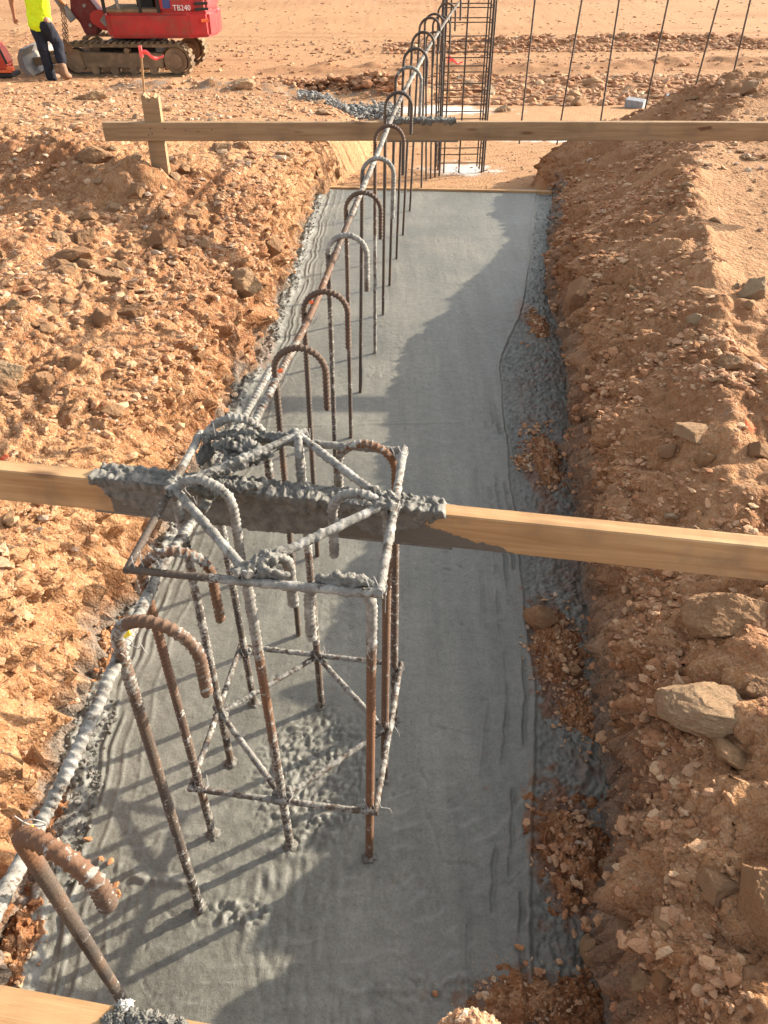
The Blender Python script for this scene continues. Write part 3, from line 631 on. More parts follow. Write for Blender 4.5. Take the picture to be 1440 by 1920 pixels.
# (foot pixel or None, foot Y/X, photo row of arch top, column of left leg at the arch, hook dir, drop, coat profile, rust profile, label)
def dowel(foot, left_px, top_px, w, drop, coat, rust, label, dirv=None, r=.0076, step=.0019, sides=10, seed=0, footz=0.0):
    foot = Vector(foot)
    # top of the arch, at the foot's distance
    tp = atY(left_px, top_px, foot.y); zt = tp.z-w/2
    ty = foot.y; tx = ray(left_px, 0)[0]*0
    d = ray(left_px, top_px); sp = atY(left_px, top_px+10, foot.y)
    top = Vector((sp.x, foot.y, zt))
    pts = hook_pts(foot-Vector((0, 0, .08)), top, dirv or HX, w, drop)
    return rebar('hooked_dowel', pts, r, step, sides, coat, rust, seed=seed, label=label, group=DOW)
dowels = []
W0 = .128
spec = [
 # foot (X, Y), left px, top px, drop, coat, rust, label
 ((-.505, .40), None, None, .10, [(0, .35), (.7, .30), (.86, .2), (.90, .25), (.94, .50), (1, .42)], [(0, 0), (.78, .1), (.82, 1), (.92, .9), (1, .2)], 'nearest hooked dowel in the row, rusty orange hook with white-caked tip, bottom left'),
 ((-.441, .837), None, None, .10, [(0, .75), (.05, .55), (.15, .5), (.6, .3), (.80, .7), (.84, .3), (1, .45)], [(0, 0), (.55, .1), (.8, .6), (1, .5)], 'second nearest hooked dowel of the row, brown hook with a yellow tag beside it'),
 (tuple(at(560, 1190))[:2], 512, 650, .105, [(0, .3), (1, .15)], [(0, 0), (.75, .1), (.85, .45), (1, .3)], 'first hooked dowel beyond the cage, plain rusty brown and clean of concrete'),
 ((-.245, 2.10), 568, 545, .11, [(0, .2), (1, .1)], [(0, 0), (.75, .1), (.85, .5), (1, .3)], 'second hooked dowel beyond the cage, brown hook with orange tie at its bar'),
 ((-.195, 2.50), 614, 440, .12, [(0, .45), (.75, .45), (.8, .95), (.95, .9), (1, .5)], [(0, 0), (1, .1)], 'third hooked dowel beyond the cage, its hook coated in grey concrete'),
 (tuple(at(658, 820))[:2], 648, 360, .10, [(0, .45), (.7, .4), (1, .15)], [(0, 0), (.8, .4), (1, .2)], 'fourth hooked dowel beyond the cage, bare brown hook over a speckled leg'),
 (tuple(at(675, 735))[:2], 679, 296, .17, [(0, .3), (.7, .3), (.78, .9), (1, .9)], [(0, 0), (1, .1)], 'fifth hooked dowel beyond the cage, hook and long tip coated pale grey'),
 (tuple(at(703, 662))[:2], 703, 235, .14, [(0, .75), (.4, .7), (.7, .2), (1, .15)], [(0, 0), (.8, .5), (1, .2)], 'dowel whose brown hook shows just in front of the far board'),
 (tuple(at(718, 590))[:2], 723, 173, .12, [(0, .4), (.7, .2), (1, .1)], [(0, 0), (1, .1)], 'hooked dowel whose dark hook hangs over the far board'),
 (tuple(at(730, 535))[:2], 742, 126, .17, [(0, .3), (.75, .2), (.82, .9), (1, .9)], [(0, 0), (1, .1)], 'dark hooked dowel with a pale grey tip, its arch just above the far board'),
 (tuple(at(743, 485))[:2], 757, 91, .12, [(0, .3), (1, .1)], [(0, 0), (1, .1)], 'second dark hooked dowel with its whole arch above the far board'),
 (tuple(at(755, 440))[:2], 773, 60, .12, [(0, .3), (1, .1)], [(0, 0), (1, .1)], 'third dark hooked dowel with its whole arch above the far board'),
 (tuple(at(768, 395))[:2], 787, 33, .12, [(0, .3), (1, .1)], [(0, 0), (1, .1)], 'fourth dark hooked dowel with its whole arch above the far board'),
 (tuple(at(790, 355))[:2], 797, 26, .11, [(0, .3), (1, .1)], [(0, 0), (1, .1)], 'last hooked dowel cast into the grey concrete, at its far form board'),
]
for i, (ft, lp, tpx, drop, ct, rt, lab) in enumerate(spec):
    st_ = .0019 if i < 8 else .0035
    if lp is None: continue
    o = dowel((ft[0], ft[1], 0), lp, tpx, W0 if i < 9 else .135, drop, bump_f(*ct), bump_f(*rt), lab, step=st_, seed=i*3.1, sides=10)
    dowels.append(o)
    nrm_ = Vector((ft[0], ft[1], 0))
# the two nearest stand left of the cage and lean a little
def custom(foot, top, dirv, w, drop, i, r=.0082):
    ft, lp, tpx, dr_, ct, rt, lab = spec[i]
    pts = hook_pts(foot, top, dirv, w, drop)
    o = rebar('hooked_dowel', pts, r, .0018, 12, bump_f(*ct), bump_f(*rt), seed=i*3.1+1, label=lab, group=DOW)
    dowels.append(o); return pts
z0 = .97
p0 = custom(at(262, 1925, .0)-Vector((0, 0, .05)), atY(44, 1580, .42), (1, -.50, -.05), .108, .050, 0, .0078)
p1 = custom(at(375, 1705)-Vector((0, 0, .05)), atY(222, 1205, .80), (1, -.22, -.05), .135, .085, 1)
dvs = [(818, 338, 799, 60, .12), (826, 334, 812, 30, .12), (834, 330, 822, 6, .12), (842, 327, 832, -14, .12)]
for i, (fx, fy, lx, ty, dr_) in enumerate(dvs):
    f0 = at(fx-18, fy, -.12); dowels.append(dowel((f0.x, f0.y+.25*i*0, -.16), lx, ty, .14, dr_, bump_f((0, .15), (1, .05)), bump_f((0, 0), (1, .1)), ['first', 'second', 'third', 'last'][i]+' of the four hooked dowels rising from the sandy pit beside the far cage', step=.004, sides=8, seed=40+i))
# small feet of concrete where each bar enters, and tie wires with yellow tags
# the long straight bar threaded through the hooks
lb = [atY(-60, 1795, .30), atY(0, 1692, .42), atY(58, 1583, .55), atY(150, 1400, .66), atY(222, 1232, .80), atY(262, 1150, .93), atY(318, 1035, 1.12), atY(400, 930, 1.30), atY(455, 835, 1.50), atY(524, 700, 1.72), atY(584, 590, 2.10), atY(628, 478, 2.50), atY(662, 395, 2.89), atY(692, 325, 3.29), atY(716, 268, 3.70), atY(737, 214, 4.17), atY(760, 168, 4.60), atY(782, 128, 5.05), atY(800, 95, 5.5), atY(822, 60, 6.0), atY(838, 36, 6.5), atY(860, 5, 7.3)]
lbs = [Vector(tuple(p)) for p in lb]
def smooth_path(P, it=2):
    P = [Vector(p) for p in P]
    for _ in range(it):
        Q = [P[0]]
        for a_, b_ in zip(P, P[1:]): Q += [a_*.75+b_*.25, a_*.25+b_*.75]
        Q.append(P[-1]); P = Q
    return P
long_bar = rebar('long_rebar', smooth_path(lbs), .0082, .0022, 10, bump_f((0, .75), (.1, .8), (.2, .75), (.26, .4), (.34, .35), (.40, .65), (.5, .75), (.6, .5), (.65, .8), (.8, .6), (1, .4)), bump_f((0, 0), (.22, .5), (.3, .9), (.34, .3), (.45, .5), (.5, .2), (1, .2)), seed=5, lump=.0024,
      label='long straight lengthwise rebar tied under all the dowel hooks, whitened with concrete')
l2 = [atY(508, 690, 1.95), atY(480, 742, 1.82), atY(440, 812, 1.68), atY(395, 900, 1.52), atY(340, 985, 1.42)]
rebar('lap_rebar', smooth_path(l2), .008, .003, 10, bump_f((0, .75), (1, .7)), bump_f((0, .1), (1, .1)), seed=8, label='short lapped straight bar left of the long bar, its end free beyond the cage')
for i, (pp, yy) in enumerate((((222, 1222), .80), ((50, 1572), .50), ((524, 705), 1.72), ((584, 598), 2.10), ((628, 480), 2.5), ((692, 330), 3.29), ((662, 398), 2.89))):
    ring_wire(atY(pp[0], pp[1], yy), TR, .0135, long_bar, seed=i, tails=i < 5)
M_tag = plain('yellow_plastic', (.85, .62, .05), .5); M_orange = plain('orange_plastic', (.85, .16, .05), .5)
for i, (px, py, yy, m_) in enumerate(((240, 1197, .80, M_tag), (60, 1566, .47, M_tag), (526, 702, 1.70, M_orange), (584, 573, 2.08, M_orange))):
    p = atY(px, py, yy)+Vector((0, 0, .010)); t_ = MB(); t_.box(p, (.012, .010, .003), Matrix.Rotation(.6, 3, 'X') @ Matrix.Rotation(.5, 3, 'Z'), .001); t_.build('tape_tag', m_, long_bar)

corner_mud()
# ---- the near cage: eight posts, two levels of square and diamond ties
cage = empty('rebar_cage', (-.21, 1.2, 0), 0, 'square rebar cage with diamond ties in the near end of the footing, caked with concrete', 'rebar cage')
CO = Vector((-.21, 1.2, 0))
def L(p): return Vector(p)-CO
Pf = dict(P1=at(692, 1605), P3=at(545, 1586), P7=at(400, 1565), P4=at(433, 1430), P5=at(477, 1319), P6=at(603, 1324))
Pf['P2'] = Vector((.030, 1.375, 0)); Pf['P8'] = Vector((.000, 1.185, 0))
Pt = {}
for k, (x, y) in dict(P1=(697, 1118), P3=(461, 1080), P7=(262, 1062), P4=(326, 915), P5=(384, 812), P6=(560, 822), P2=(742, 862), P8=(727, 955)).items():
    Pt[k] = atY(x, y, Pf[k].y)
hk = dict(P1=((-1, .15, 0), .115, .10), P3=((.75, .50, 0), .085, .10), P7=((1, .08, 0), .125, .12), P4=((1, -.25, 0), .125, .14), P5=((1, .15, 0), .13, .14), P6=((.10, -1, 0), .06, .11), P2=((-1, .2, 0), .13, .12), P8=((-1, .25, 0), .115, .12))
coats = dict(P1=[(0, .55), (.10, .35), (.62, .25), (.70, .75), (.76, .95), (1, .85)], P3=[(0, .6), (.3, .65), (.45, .45), (.6, .35), (.72, .9), (1, .95)], P7=[(0, .6), (.3, .5), (.6, .15), (.8, .45), (.86, .7), (.92, .2), (1, .45)],
             P4=[(0, .5), (.5, .6), (.75, .8), (1, .85)], P5=[(0, .5), (.4, .5), (.75, .9), (1, .6)], P6=[(0, .5), (.5, .45), (.7, .9), (1, .95)], P2=[(0, .5), (.5, .45), (.72, .3), (.78, .3), (.9, .85), (1, .85)], P8=[(0, .5), (.5, .25), (.7, .5), (.8, .9), (1, .9)])
rusts = dict(P1=[(0, .1), (.12, .8), (.6, 1), (.7, .3), (1, .2)], P3=[(0, 0), (.4, .3), (.55, 1), (.68, .6), (1, .1)], P7=[(0, 0), (.5, .4), (.7, .9), (1, .6)], P4=[(0, .1), (1, .1)], P5=[(0, 0), (1, .1)], P6=[(0, .1), (.6, .3), (1, .1)], P2=[(0, .2), (.6, .3), (.72, 1), (.85, 1), (1, .3)], P8=[(0, .2), (.3, .5), (.66, .6), (1, .2)])
for i, k in enumerate(sorted(Pf)):
    dv, w_, dr_ = hk[k]; top = L(Pt[k])
    pts = hook_pts(L(Pf[k])-Vector((0, 0, .06)), top-Vector((0, 0, w_*.25)), dv, w_, dr_)
    rebar('post', pts, .0079, .0018, 12, bump_f(*coats[k]), bump_f(*rusts[k]), parent=cage, seed=i*7.7, lump=.0022)
def post_pt(k, z):
    a_, b_ = Pf[k], Pt[k]; return a_+(b_-a_)*(z/(b_.z-a_.z))
def tie(k1, k2, z1, z2, off, coat, over=.02, r=.0068, seed=0, rust=.1):
    a_ = post_pt(k1, z1); b_ = post_pt(k2, z2); d = (b_-a_).normalized(); o2 = Vector(off)
    pts = [a_-d*over+o2, (a_+b_)/2+o2+Vector((0, 0, -.002)), b_+d*over+o2]
    rebar('tie_bar', [L(p) for p in smooth_path(pts, 1)], r, .003, 10, bump_f(*coat), bump_f((0, rust), (1, rust)), parent=cage, seed=seed, lump=.0028, rib=.0008)
seq_sq = [('P7', 'P3', 'P1'), ('P1', 'P8', 'P2'), ('P2', 'P6', 'P5'), ('P5', 'P4', 'P7')]
offs = [(0, -.016, 0), (.016, 0, .002), (0, .016, 0), (-.016, 0, .002)]
zt = .955; zl = .238
for i, ((a_, m_, b_), of) in enumerate(zip(seq_sq, offs)):
    tie(a_, b_, zt-.004, zt-.004, of, [[(0, .15), (.25, .4), (.35, .8), (1, .85)], [(0, .9), (.5, .8), (1, .9)], [(0, .9), (.5, .9), (1, .7)], [(0, .9), (.55, .5), (1, .3)]][i], seed=i*9+1)
    tie(a_, b_, zl, zl, of, [(0, .55), (.5, .75), (1, .6)], seed=i*9+2, r=.006)
for i, (a_, b_) in enumerate((('P4', 'P3'), ('P3', 'P8'), ('P8', 'P6'), ('P6', 'P4'))):
    tie(a_, b_, zt+.008, zt+.008, (0, 0, .004), [(0, .8), (.5, .9), (1, .8)], seed=i*9+50, r=.0072)
    tie(a_, b_, zl-.008, zl-.008, (0, 0, -.003), [(0, .6), (.5, .8), (1, .6)], seed=i*9+60, r=.006)
for i, k in enumerate(Pf):
    for z_ in (zt-.002, zl):
        ring_wire(L(post_pt(k, z_)), (1, .2, .1), .016, cage, seed=i*5+int(z_*10))
def clump(name, a_, b_, r, parent, seed, mat=None, sides=22, step=.003, off=Vector((0, 0, 0)), tooth=.5):
    """concrete stuck along a bar"""
    r = r*.84; P, t = resample([Vector(a_)+off, (Vector(a_)+Vector(b_))/2+off, Vector(b_)+off], step); n = len(P); f = t/t[-1]
    T = (P[-1]-P[0]); T /= np.linalg.norm(T); N = np.cross(T, [0, 0, 1.0]) if abs(T[2]) < .9 else np.cross(T, [1.0, 0, 0]); N /= np.linalg.norm(N); B = np.cross(T, N)
    an = np.linspace(0, 2*np.pi, sides, endpoint=False)[None, :]
    env = np.sqrt(np.clip(np.sin(np.pi*np.clip(f, .0, 1)), 0.0, 1))[:, None]
    x = P[:, None, 0]+r*np.cos(an); y = P[:, None, 1]+r*np.sin(an); z = P[:, None, 2]+r*np.sin(an+1)
    rad = (r*(.75+.5*perlin(f[:, None]*6+seed, np.cos(an), np.sin(an))+tooth*bil(x*62+seed, y*62, z*62, 4)+.28*fbm(x*210+seed, y*210, z*210, 2)))*env+.0015
    V = P[:, None, :]+rad[..., None]*(np.cos(an)[..., None]*N+np.sin(an)[..., None]*B)
    i = np.arange(n-1)[:, None]*sides; j = np.arange(sides)[None, :]; j2 = (j+1) % sides
    return mesh_np(name, V, np.stack([i+j, i+j2, i+sides+j2, i+sides+j], -1).reshape(-1, 4), mat or M_mud, parent=parent)
def cl(k1, f1, k2, f2, z, r, seed, up=.006, mat=None):
    a_ = post_pt(k1, z); b_ = post_pt(k2, z); clump('concrete_clump', L(a_+(b_-a_)*f1), L(a_+(b_-a_)*f2), r, cage, seed, mat, off=Vector((0, 0, up)))
cl('P7', .40, 'P1', .66, zt, .016, 1, .004); cl('P3', .55, 'P1', 1.02, zt, .017, 2, .004); cl('P3', -.05, 'P8', .3, zt+.006, .019, 3)
cl('P8', -.10, 'P3', .12, zt+.006, .017, 4, .01); cl('P8', -.05, 'P6', .22, zt+.006, .016, 5); cl('P6', -.05, 'P5', 1.05, zt, .018, 6, .004)
cl('P6', .1, 'P4', .9, zt+.006, .016, 7, .0); cl('P5', -.1, 'P4', .3, zt, .018, 8, -.03); cl('P4', -.12, 'P5', .2, zt, .018, 9)
cl('P4', -.1, 'P3', .1, zl-.008, .017, 10, 0); cl('P3', -.12, 'P1', .14, zl, .016, 11, 0); cl('P3', -.1, 'P8', .12, zl, .014, 12, 0); cl('P8', -.1, 'P3', .1, zl, .014, 13, 0)
cl('P6', -.06, 'P5', .1, zl, .012, 14, 0); cl('P5', -.1, 'P6', .1, zl, .015, 15, 0); cl('P1', -.06, 'P8', .1, zl, .011, 16, 0)
a_ = Pt['P5']+Vector((.02, -.03, -.01)); clump('concrete_clump', L(a_), L(a_+Vector((.14, -.04, .0))), .026, cage, 21, tooth=.7); clump('concrete_clump', L(a_+Vector((.03, -.05, -.02))), L(a_+Vector((.09, .03, .01))), .024, cage, 22, tooth=.7)
a_ = Pt['P4']+Vector((.02, .03, -.03)); clump('concrete_clump', L(a_), L(a_+Vector((.15, .02, 0))), .020, cage, 23, tooth=.7)
# collars of concrete at the feet
for i, k in enumerate(Pf): blob('concrete_collar', L(Pf[k]), .014, M_mud, cage, i, (1.2, 1.2, .5), 3)
# stem clump at the foot of the second dowel
blob('concrete_collar', at(375, 1700, .012), .014, M_mud, dowels[13], 3, (1, 1, 1.6), 3)

# ---- far square cage
fc = empty('rebar_cage', (0, 0, 0), 0, 'tall dark square rebar cage with level stirrups standing beyond the form board', 'rebar cage')
q1 = at(824, 321, -.13); q2 = at(903, 320, -.13); ex = (q2-q1); ey = Vector((-ex.y, ex.x, 0)).normalized()*.30; HT = 2.35
cor = [q1, q2, q2+ey, q1+ey]
def thin(name, pts, r, parent, sides=6, seed=0, coat=.1, step=.02):
    return rebar(name, pts, r, step, sides, lambda f: np.full_like(f, coat), lambda f: np.full_like(f, .12), parent=parent, rib=0.0, seed=seed)
posts = [q1, q2, q2+ey, q1+ey, q1+ex*.46, q1+ex*.10, q2+ex*.06+ey*.1, q1+ex*.56+ey, q1+ey*.5, q2+ey*.5]
for i, p in enumerate(posts):
    thin('vertical_bar', [p-Vector((0, 0, .06)), p+Vector((0.0, 0, HT*.5)), p+Vector((0, 0, HT))], .0075 if i not in (0, 1) else .011, fc, seed=i, step=.05)
for k in range(18):
    z = .07+k*.122+.01*math.sin(k*2.3)
    c_ = [p+Vector((0, 0, z)) for p in cor]; e2 = ex*.035
    c_ = [c_[0]-e2, c_[1]+e2, c_[2]+e2, c_[3]-e2]
    thin('stirrup', [c_[0], c_[1], c_[2], c_[3], c_[0]], .0048, fc, seed=k, step=.03)
# ---- six tall bars beyond
TB = 'six tall bars standing in a row beyond the far board'
ords = ['leftmost', 'second', 'third', 'fourth', 'fifth', 'rightmost']
for i, (fx, fy, tx) in enumerate(((973, 274, 1003), (1043, 277, 1091), (1118, 280, 1161), (1193, 284, 1253), (1270, 288, 1348), (1340, 288, 1407))):
    f0 = at(fx, fy, -.30); t0 = atY(tx, 0, f0.y); d = (t0-f0)
    rebar('straight_bar', [f0-d*.1, f0+d*.8, f0+d*1.45], .0085, .006, 8, bump_f((0, .35), (.3, .2), (1, .1)), bump_f((0, 0), (1, .1)), seed=i+70, pitch=.02,
          label='%s of the six tall thin bars standing beyond the far board' % ords[i] if i in (0, 5) else '%s from the left of the six tall thin bars beyond the far board' % ords[i], group=TB)

# ------------------------------------------------------------------ stones
def rock_mesh(seed, sub=2, angular=9, smooth=False, mat=None, rough=.06):
    r_ = np.random.RandomState(seed); bm = bmesh.new(); bmesh.ops.create_icosphere(bm, subdivisions=sub, radius=1)
    V = np.array([v.co[:] for v in bm.verts]); V /= np.linalg.norm(V, axis=1)[:, None]
    n = r_.normal(size=(angular, 3)); n /= np.linalg.norm(n, axis=1)[:, None]; d = r_.uniform(.68, 1.0, angular)
    dots = V@n.T; rr = np.where(dots > .12, d/np.maximum(dots, .12), 9).min(1); rr = np.minimum(rr, 1.25)
    rr = rr*(1+rough*fbm(V[:, 0]*2.5+seed, V[:, 1]*2.5, V[:, 2]*2.5, 3)+rough*.45*bil(V[:, 0]*6+seed, V[:, 1]*6, V[:, 2]*11, 3))
    V = V*rr[:, None]
    for v, q in zip(bm.verts, V): v.co = q
    me = bpy.data.meshes.new('rock'); bm.to_mesh(me); bm.free(); me.materials.append(mat or M_rock)
    if smooth:
        for p in me.polygons: p.use_smooth = True
    return me
HERO = [rock_mesh(100+i, 5, 11, False, rough=.07) for i in range(8)]
MEDR = [rock_mesh(200+i, 3, 9, False, rough=.10) for i in range(14)]
def place_rock(me, p, wd, ht, dp, rz, tilt, sink=.25, label=None, group=None):
    o = bpy.data.objects.new('rock', me); COL.objects.link(o)
    o.location = Vector(p)+Vector((0, 0, ht*(.5-sink))); o.scale = (wd/2, dp/2, ht/2); o.rotation_euler = (tilt[0], tilt[1], rz)
    tag(o, label, 'rock', group); return o
heroes = [
 (1370, 1140, 135, 88, 'large tan boulder half buried on the right bank just below the near board'),
 (1335, 1312, 155, 52, 'long flat olive slab of stone on the right bank'),
 (1432, 1285, 70, 62, 'rounded tan stone at the right edge of the picture beside the flat olive slab'),
 (1428, 1665, 100, 110, 'big orange-tan boulder low at the right edge with pink paint on it'),
 (1348, 1655, 62, 46, 'smooth oval tan stone just left of the big orange boulder'),
 (1390, 1722, 52, 22, 'narrow pale stick-shaped stone under the big orange boulder'),
 (1243, 1722, 44, 44, 'grey-pink angular stone low on the right bank'),
 (1090, 548, 62, 70, 'squarish tan block jutting from the shaded right wall of the trench'),
 (1412, 540, 48, 44, 'brown stone topping the crumbly rim of the right bank near the right edge'),
 (1018, 1150, 58, 36, 'tan pointed stone lying on the dirt spilled over the concrete'),
 (1080, 1253, 22, 18, 'small round tan stone on the concrete below the pointed stone'),
 (1364, 676, 44, 22, 'pale flat stone on the right bank'),
 (1302, 806, 66, 26, 'long thin reddish slab on the right bank above the near board'),
 (1252, 840, 38, 26, 'pale wedge stone left of the long thin slab on the right bank'),
 (1322, 858, 38, 34, 'brown angular stone right of the pale wedge on the right bank'),
 (1418, 842, 36, 36, 'rounded brown stone close to the right edge above the near board'),
 (1150, 925, 22, 16, 'small pale oval stone in the shaded right bank above the near board'),
 (1128, 1770, 62, 52, 'grey crusted boulder on the trench rim at the lower right'),
 (1205, 1832, 50, 28, 'flat tan stone near the bottom edge on the right bank'),
 (1400, 1826, 44, 30, 'smooth brown stone near the bottom right corner'),
 (1240, 1830, 26, 44, 'upright tan splinter of stone near the bottom edge'),
 (458, 522, 62, 50, 'dark grey boulder perched on the rim of the left bank'),
 (597, 348, 34, 46, 'upright tan boulder at the far left corner of the concrete'),
 (510, 455, 34, 40, 'rounded tan stone in the left trench wall past the dark boulder'),
 (256, 356, 28, 32, 'blocky brown stone on the crest of the left slope'),
 (146, 476, 64, 24, 'long pale flat stone on the left slope'),
 (206, 515, 66, 22, 'long tan stone with a thinner one beneath it on the left slope'),
 (208, 533, 44, 18, 'thin tan stone beneath the long one on the left slope'),
 (8, 690, 66, 52, 'large pale slab at the left edge of the picture above the near board'),
 (14, 722, 44, 34, 'tan stone below the large pale slab at the left edge'),
 (82, 712, 30, 34, 'upright tan stone right of the pale slab on the left slope'),
 (206, 768, 40, 34, 'tan rounded stone low on the left slope near the rim'),
 (302, 448, 52, 46, 'rounded brown stone half sunk high on the left slope'),
 (198, 592, 34, 38, 'tall tan pointed stone in the middle of the left slope'),
 (252, 580, 52, 36, 'brown half-sunk stone right of the pointed one on the left slope'),
 (28, 574, 34, 24, 'tan stone near the left edge, level with the pointed stone'),
 (160, 440, 42, 38, 'tan lump above the long pale flat stone on the left slope'),
 (168, 495, 36, 26, 'flat brown stone between the pale flat stone and the long tan one'),
 (360, 402, 32, 18, 'thin brown stone high on the left slope under the crest'),
 (212, 388, 28, 20, 'pale stone high on the left slope'),
 (368, 656, 32, 30, 'angular tan stone by the rim of the left bank'),
 (190, 292, 62, 32, 'brown boulder left of the wooden stake'),
 (166, 181, 58, 20, 'pale greenish slab lying on the open ground left of the survey stake'),
 (453, 158, 42, 20, 'tan block lying on the spilled concrete streak beyond the far board'),
 (415, 274, 36, 22, 'brown stone under the far board right of its stake'),
 (455, 272, 32, 20, 'tan stone under the far board, second from its stake'),
 (533, 290, 34, 14, 'flat brown stone under the far board near the dowels'),
 (461, 302, 36, 12, 'long pale stone on the ground under the far board'),
 (630, 322, 24, 18, 'pale stone just above the left corner of the form board'),
 (1118, 155, 38, 20, 'bright pale stone on the open ground between the tall bars'),
 (940, 205, 28, 18, 'tilted flat stone just behind the far cage'),
 (1000, 182, 26, 18, 'pale stone on the ground left of the second tall bar'),
 (95, 1346, 30, 12, 'white chip of concrete on the sunlit left wall'),
 (40, 470, 0, 0, None)]
rnd = random.Random(11)
for i, (x, y, wp, hp, lab) in enumerate(heroes):
    if not lab: continue
    p = hit(x, y+hp*.25); R = math.sqrt(p.x**2+p.y**2+(p.z-H)**2); sc = R/math.hypot(F, y-960)
    wd = wp*sc; ht = hp*sc*1.05
    place_rock(HERO[i % 8], p, wd, ht, (wd+ht)*.5, rnd.uniform(-.3, .3), (rnd.uniform(-.25, .25), rnd.uniform(-.25, .25)), .44, lab)
nr = np.random.RandomState(5)
def scatter(n, xr_, yr_, cond, smin, smax, label, group, flat=(.45, .9), power=2.6):
    k = 0; tries = 0
    while k < n and tries < n*60:
        tries += 1
        X = nr.uniform(*xr_); Y = nr.uniform(*yr_)
        if not cond(X, Y): continue
        z = float(hfun(X, Y))-.004; s = smin+(smax-smin)*nr.rand()**power
        place_rock(MEDR[nr.randint(14)], (X, Y, z), s*nr.uniform(1, 1.6), s*nr.uniform(*flat), s*nr.uniform(.8, 1.1), nr.uniform(0, 6.3), nr.uniform(-.5, .5, 2), .36, label, group)
        k += 1
dlf = lambda X, Y: float(XL(Y))-X; drf = lambda X, Y: X-float(XR(Y))
scatter(95, (-3.3, -.7), (1.4, 4.6), lambda X, Y: .25 < dlf(X, Y) < 2.4 and X > -.62*Y-.15, .024, .075, 'angular tan stone scattered on the left dirt slope', 'loose stones on the left slope')
scatter(18, (-2.4, -.9), (.7, 2), lambda X, Y: .12 < dlf(X, Y) < 1 and X > -.75*Y-.3, .015, .04, 'small tan stone on the sunlit left wall near the camera', 'stones on the left wall')
scatter(90, (.7, 3.2), (.9, 5.5), lambda X, Y: .12 < drf(X, Y) < 1.8 and X < .62*Y+.15, .02, .07, 'angular brown stone lodged in the right dirt bank', 'loose stones on the right bank')
scatter(45, (-5, 3.4), (5, 14), lambda X, Y: (dlf(X, Y) > .1 or drf(X, Y) > .2), .05, .15, 'stone lying on the open ground beyond the far board', 'stones on the far ground', (.35, .7))
scatter(40, (1.0, 5.5), (12.5, 17), lambda X, Y: True, .06, .24, 'stone on the rubble strip behind the tall bars', 'stones on the rubble strip', (.4, .8))

# each scattered stone is told apart by the landmark stone it lies nearest to
def label_stones():
    cut = [' half', ' on ', ' at ', ' low ', ' lying', ' in ', ' jutting', ' topping', ' just', ' right of', ' left of', ' close', ' under', ' near', ' below', ' beneath', ' perched', ' high', ' between', ' by ', ' with', ' beside', ' above', ' behind', ',']
    rk = [o for o in bpy.data.objects if o.get('category') == 'rock']
    def px(o): v = o.location; d = depth(v); c = ((v.y)*math.sin(TH)+(v.z-H)*math.cos(TH)); return 720+F*v.x/d, 960-F*c/d
    refs = {}
    for o in rk:
        if o.get('group'): continue
        r_ = o['label']; k = min([r_.find(c) for c in cut if r_.find(c) > 0]+[len(r_)]); refs.setdefault(r_[:k], []).append(o)
    anch = [(r_, l[0]) for r_, l in refs.items() if len(l) == 1]
    sec = {}
    for o in rk:
        if not o.get('group'): continue
        x, y = px(o); best = min(anch, key=lambda a: math.hypot(px(a[1])[0]-x, px(a[1])[1]-y)); ax, ay = px(best[1])
        k = int(((math.degrees(math.atan2(ay-y, x-ax))+360+22.5) % 360)//45); sec.setdefault((best[0], k), []).append((math.hypot(x-ax, y-ay), o))
    side = ['to the right of', 'up and right of', 'straight above', 'up and left of', 'to the left of', 'down and left of', 'straight below', 'down and right of']
    for (r_, k), l in sec.items():
        l.sort(key=lambda t: t[0])
        for i, (_, o) in enumerate(l):
            m_ = max(o.scale)*2; sz = 'tiny' if m_ < .035 else 'small' if m_ < .07 else 'mid-sized' if m_ < .13 else 'large'
            n_ = (['nearest', 'second', 'third', 'fourth', 'fifth', 'sixth', 'seventh', 'eighth', 'ninth', 'tenth', 'eleventh', 'twelfth', 'thirteenth', 'fourteenth', 'fifteenth', 'sixteenth', 'seventeenth', 'eighteenth', 'nineteenth', 'twentieth']+['twenty-'+q_ for q_ in 'first second third fourth fifth sixth seventh eighth ninth'.split()]+['thirtieth']+['thirty-'+q_ for q_ in 'first second third fourth fifth sixth seventh eighth ninth'.split()]+['fortieth']*99)[i]
            n_2 = ['nearest', 'second', 'third', 'fourth', 'fifth', 'sixth', 'seventh', 'eighth', 'ninth', 'tenth', 'eleventh', 'twelfth', 'thirteenth', 'fourteenth'][min(i, 13)]
            o['label'] = '%s %s stone %s the %s' % (n_, sz, side[k], r_)
label_stones()

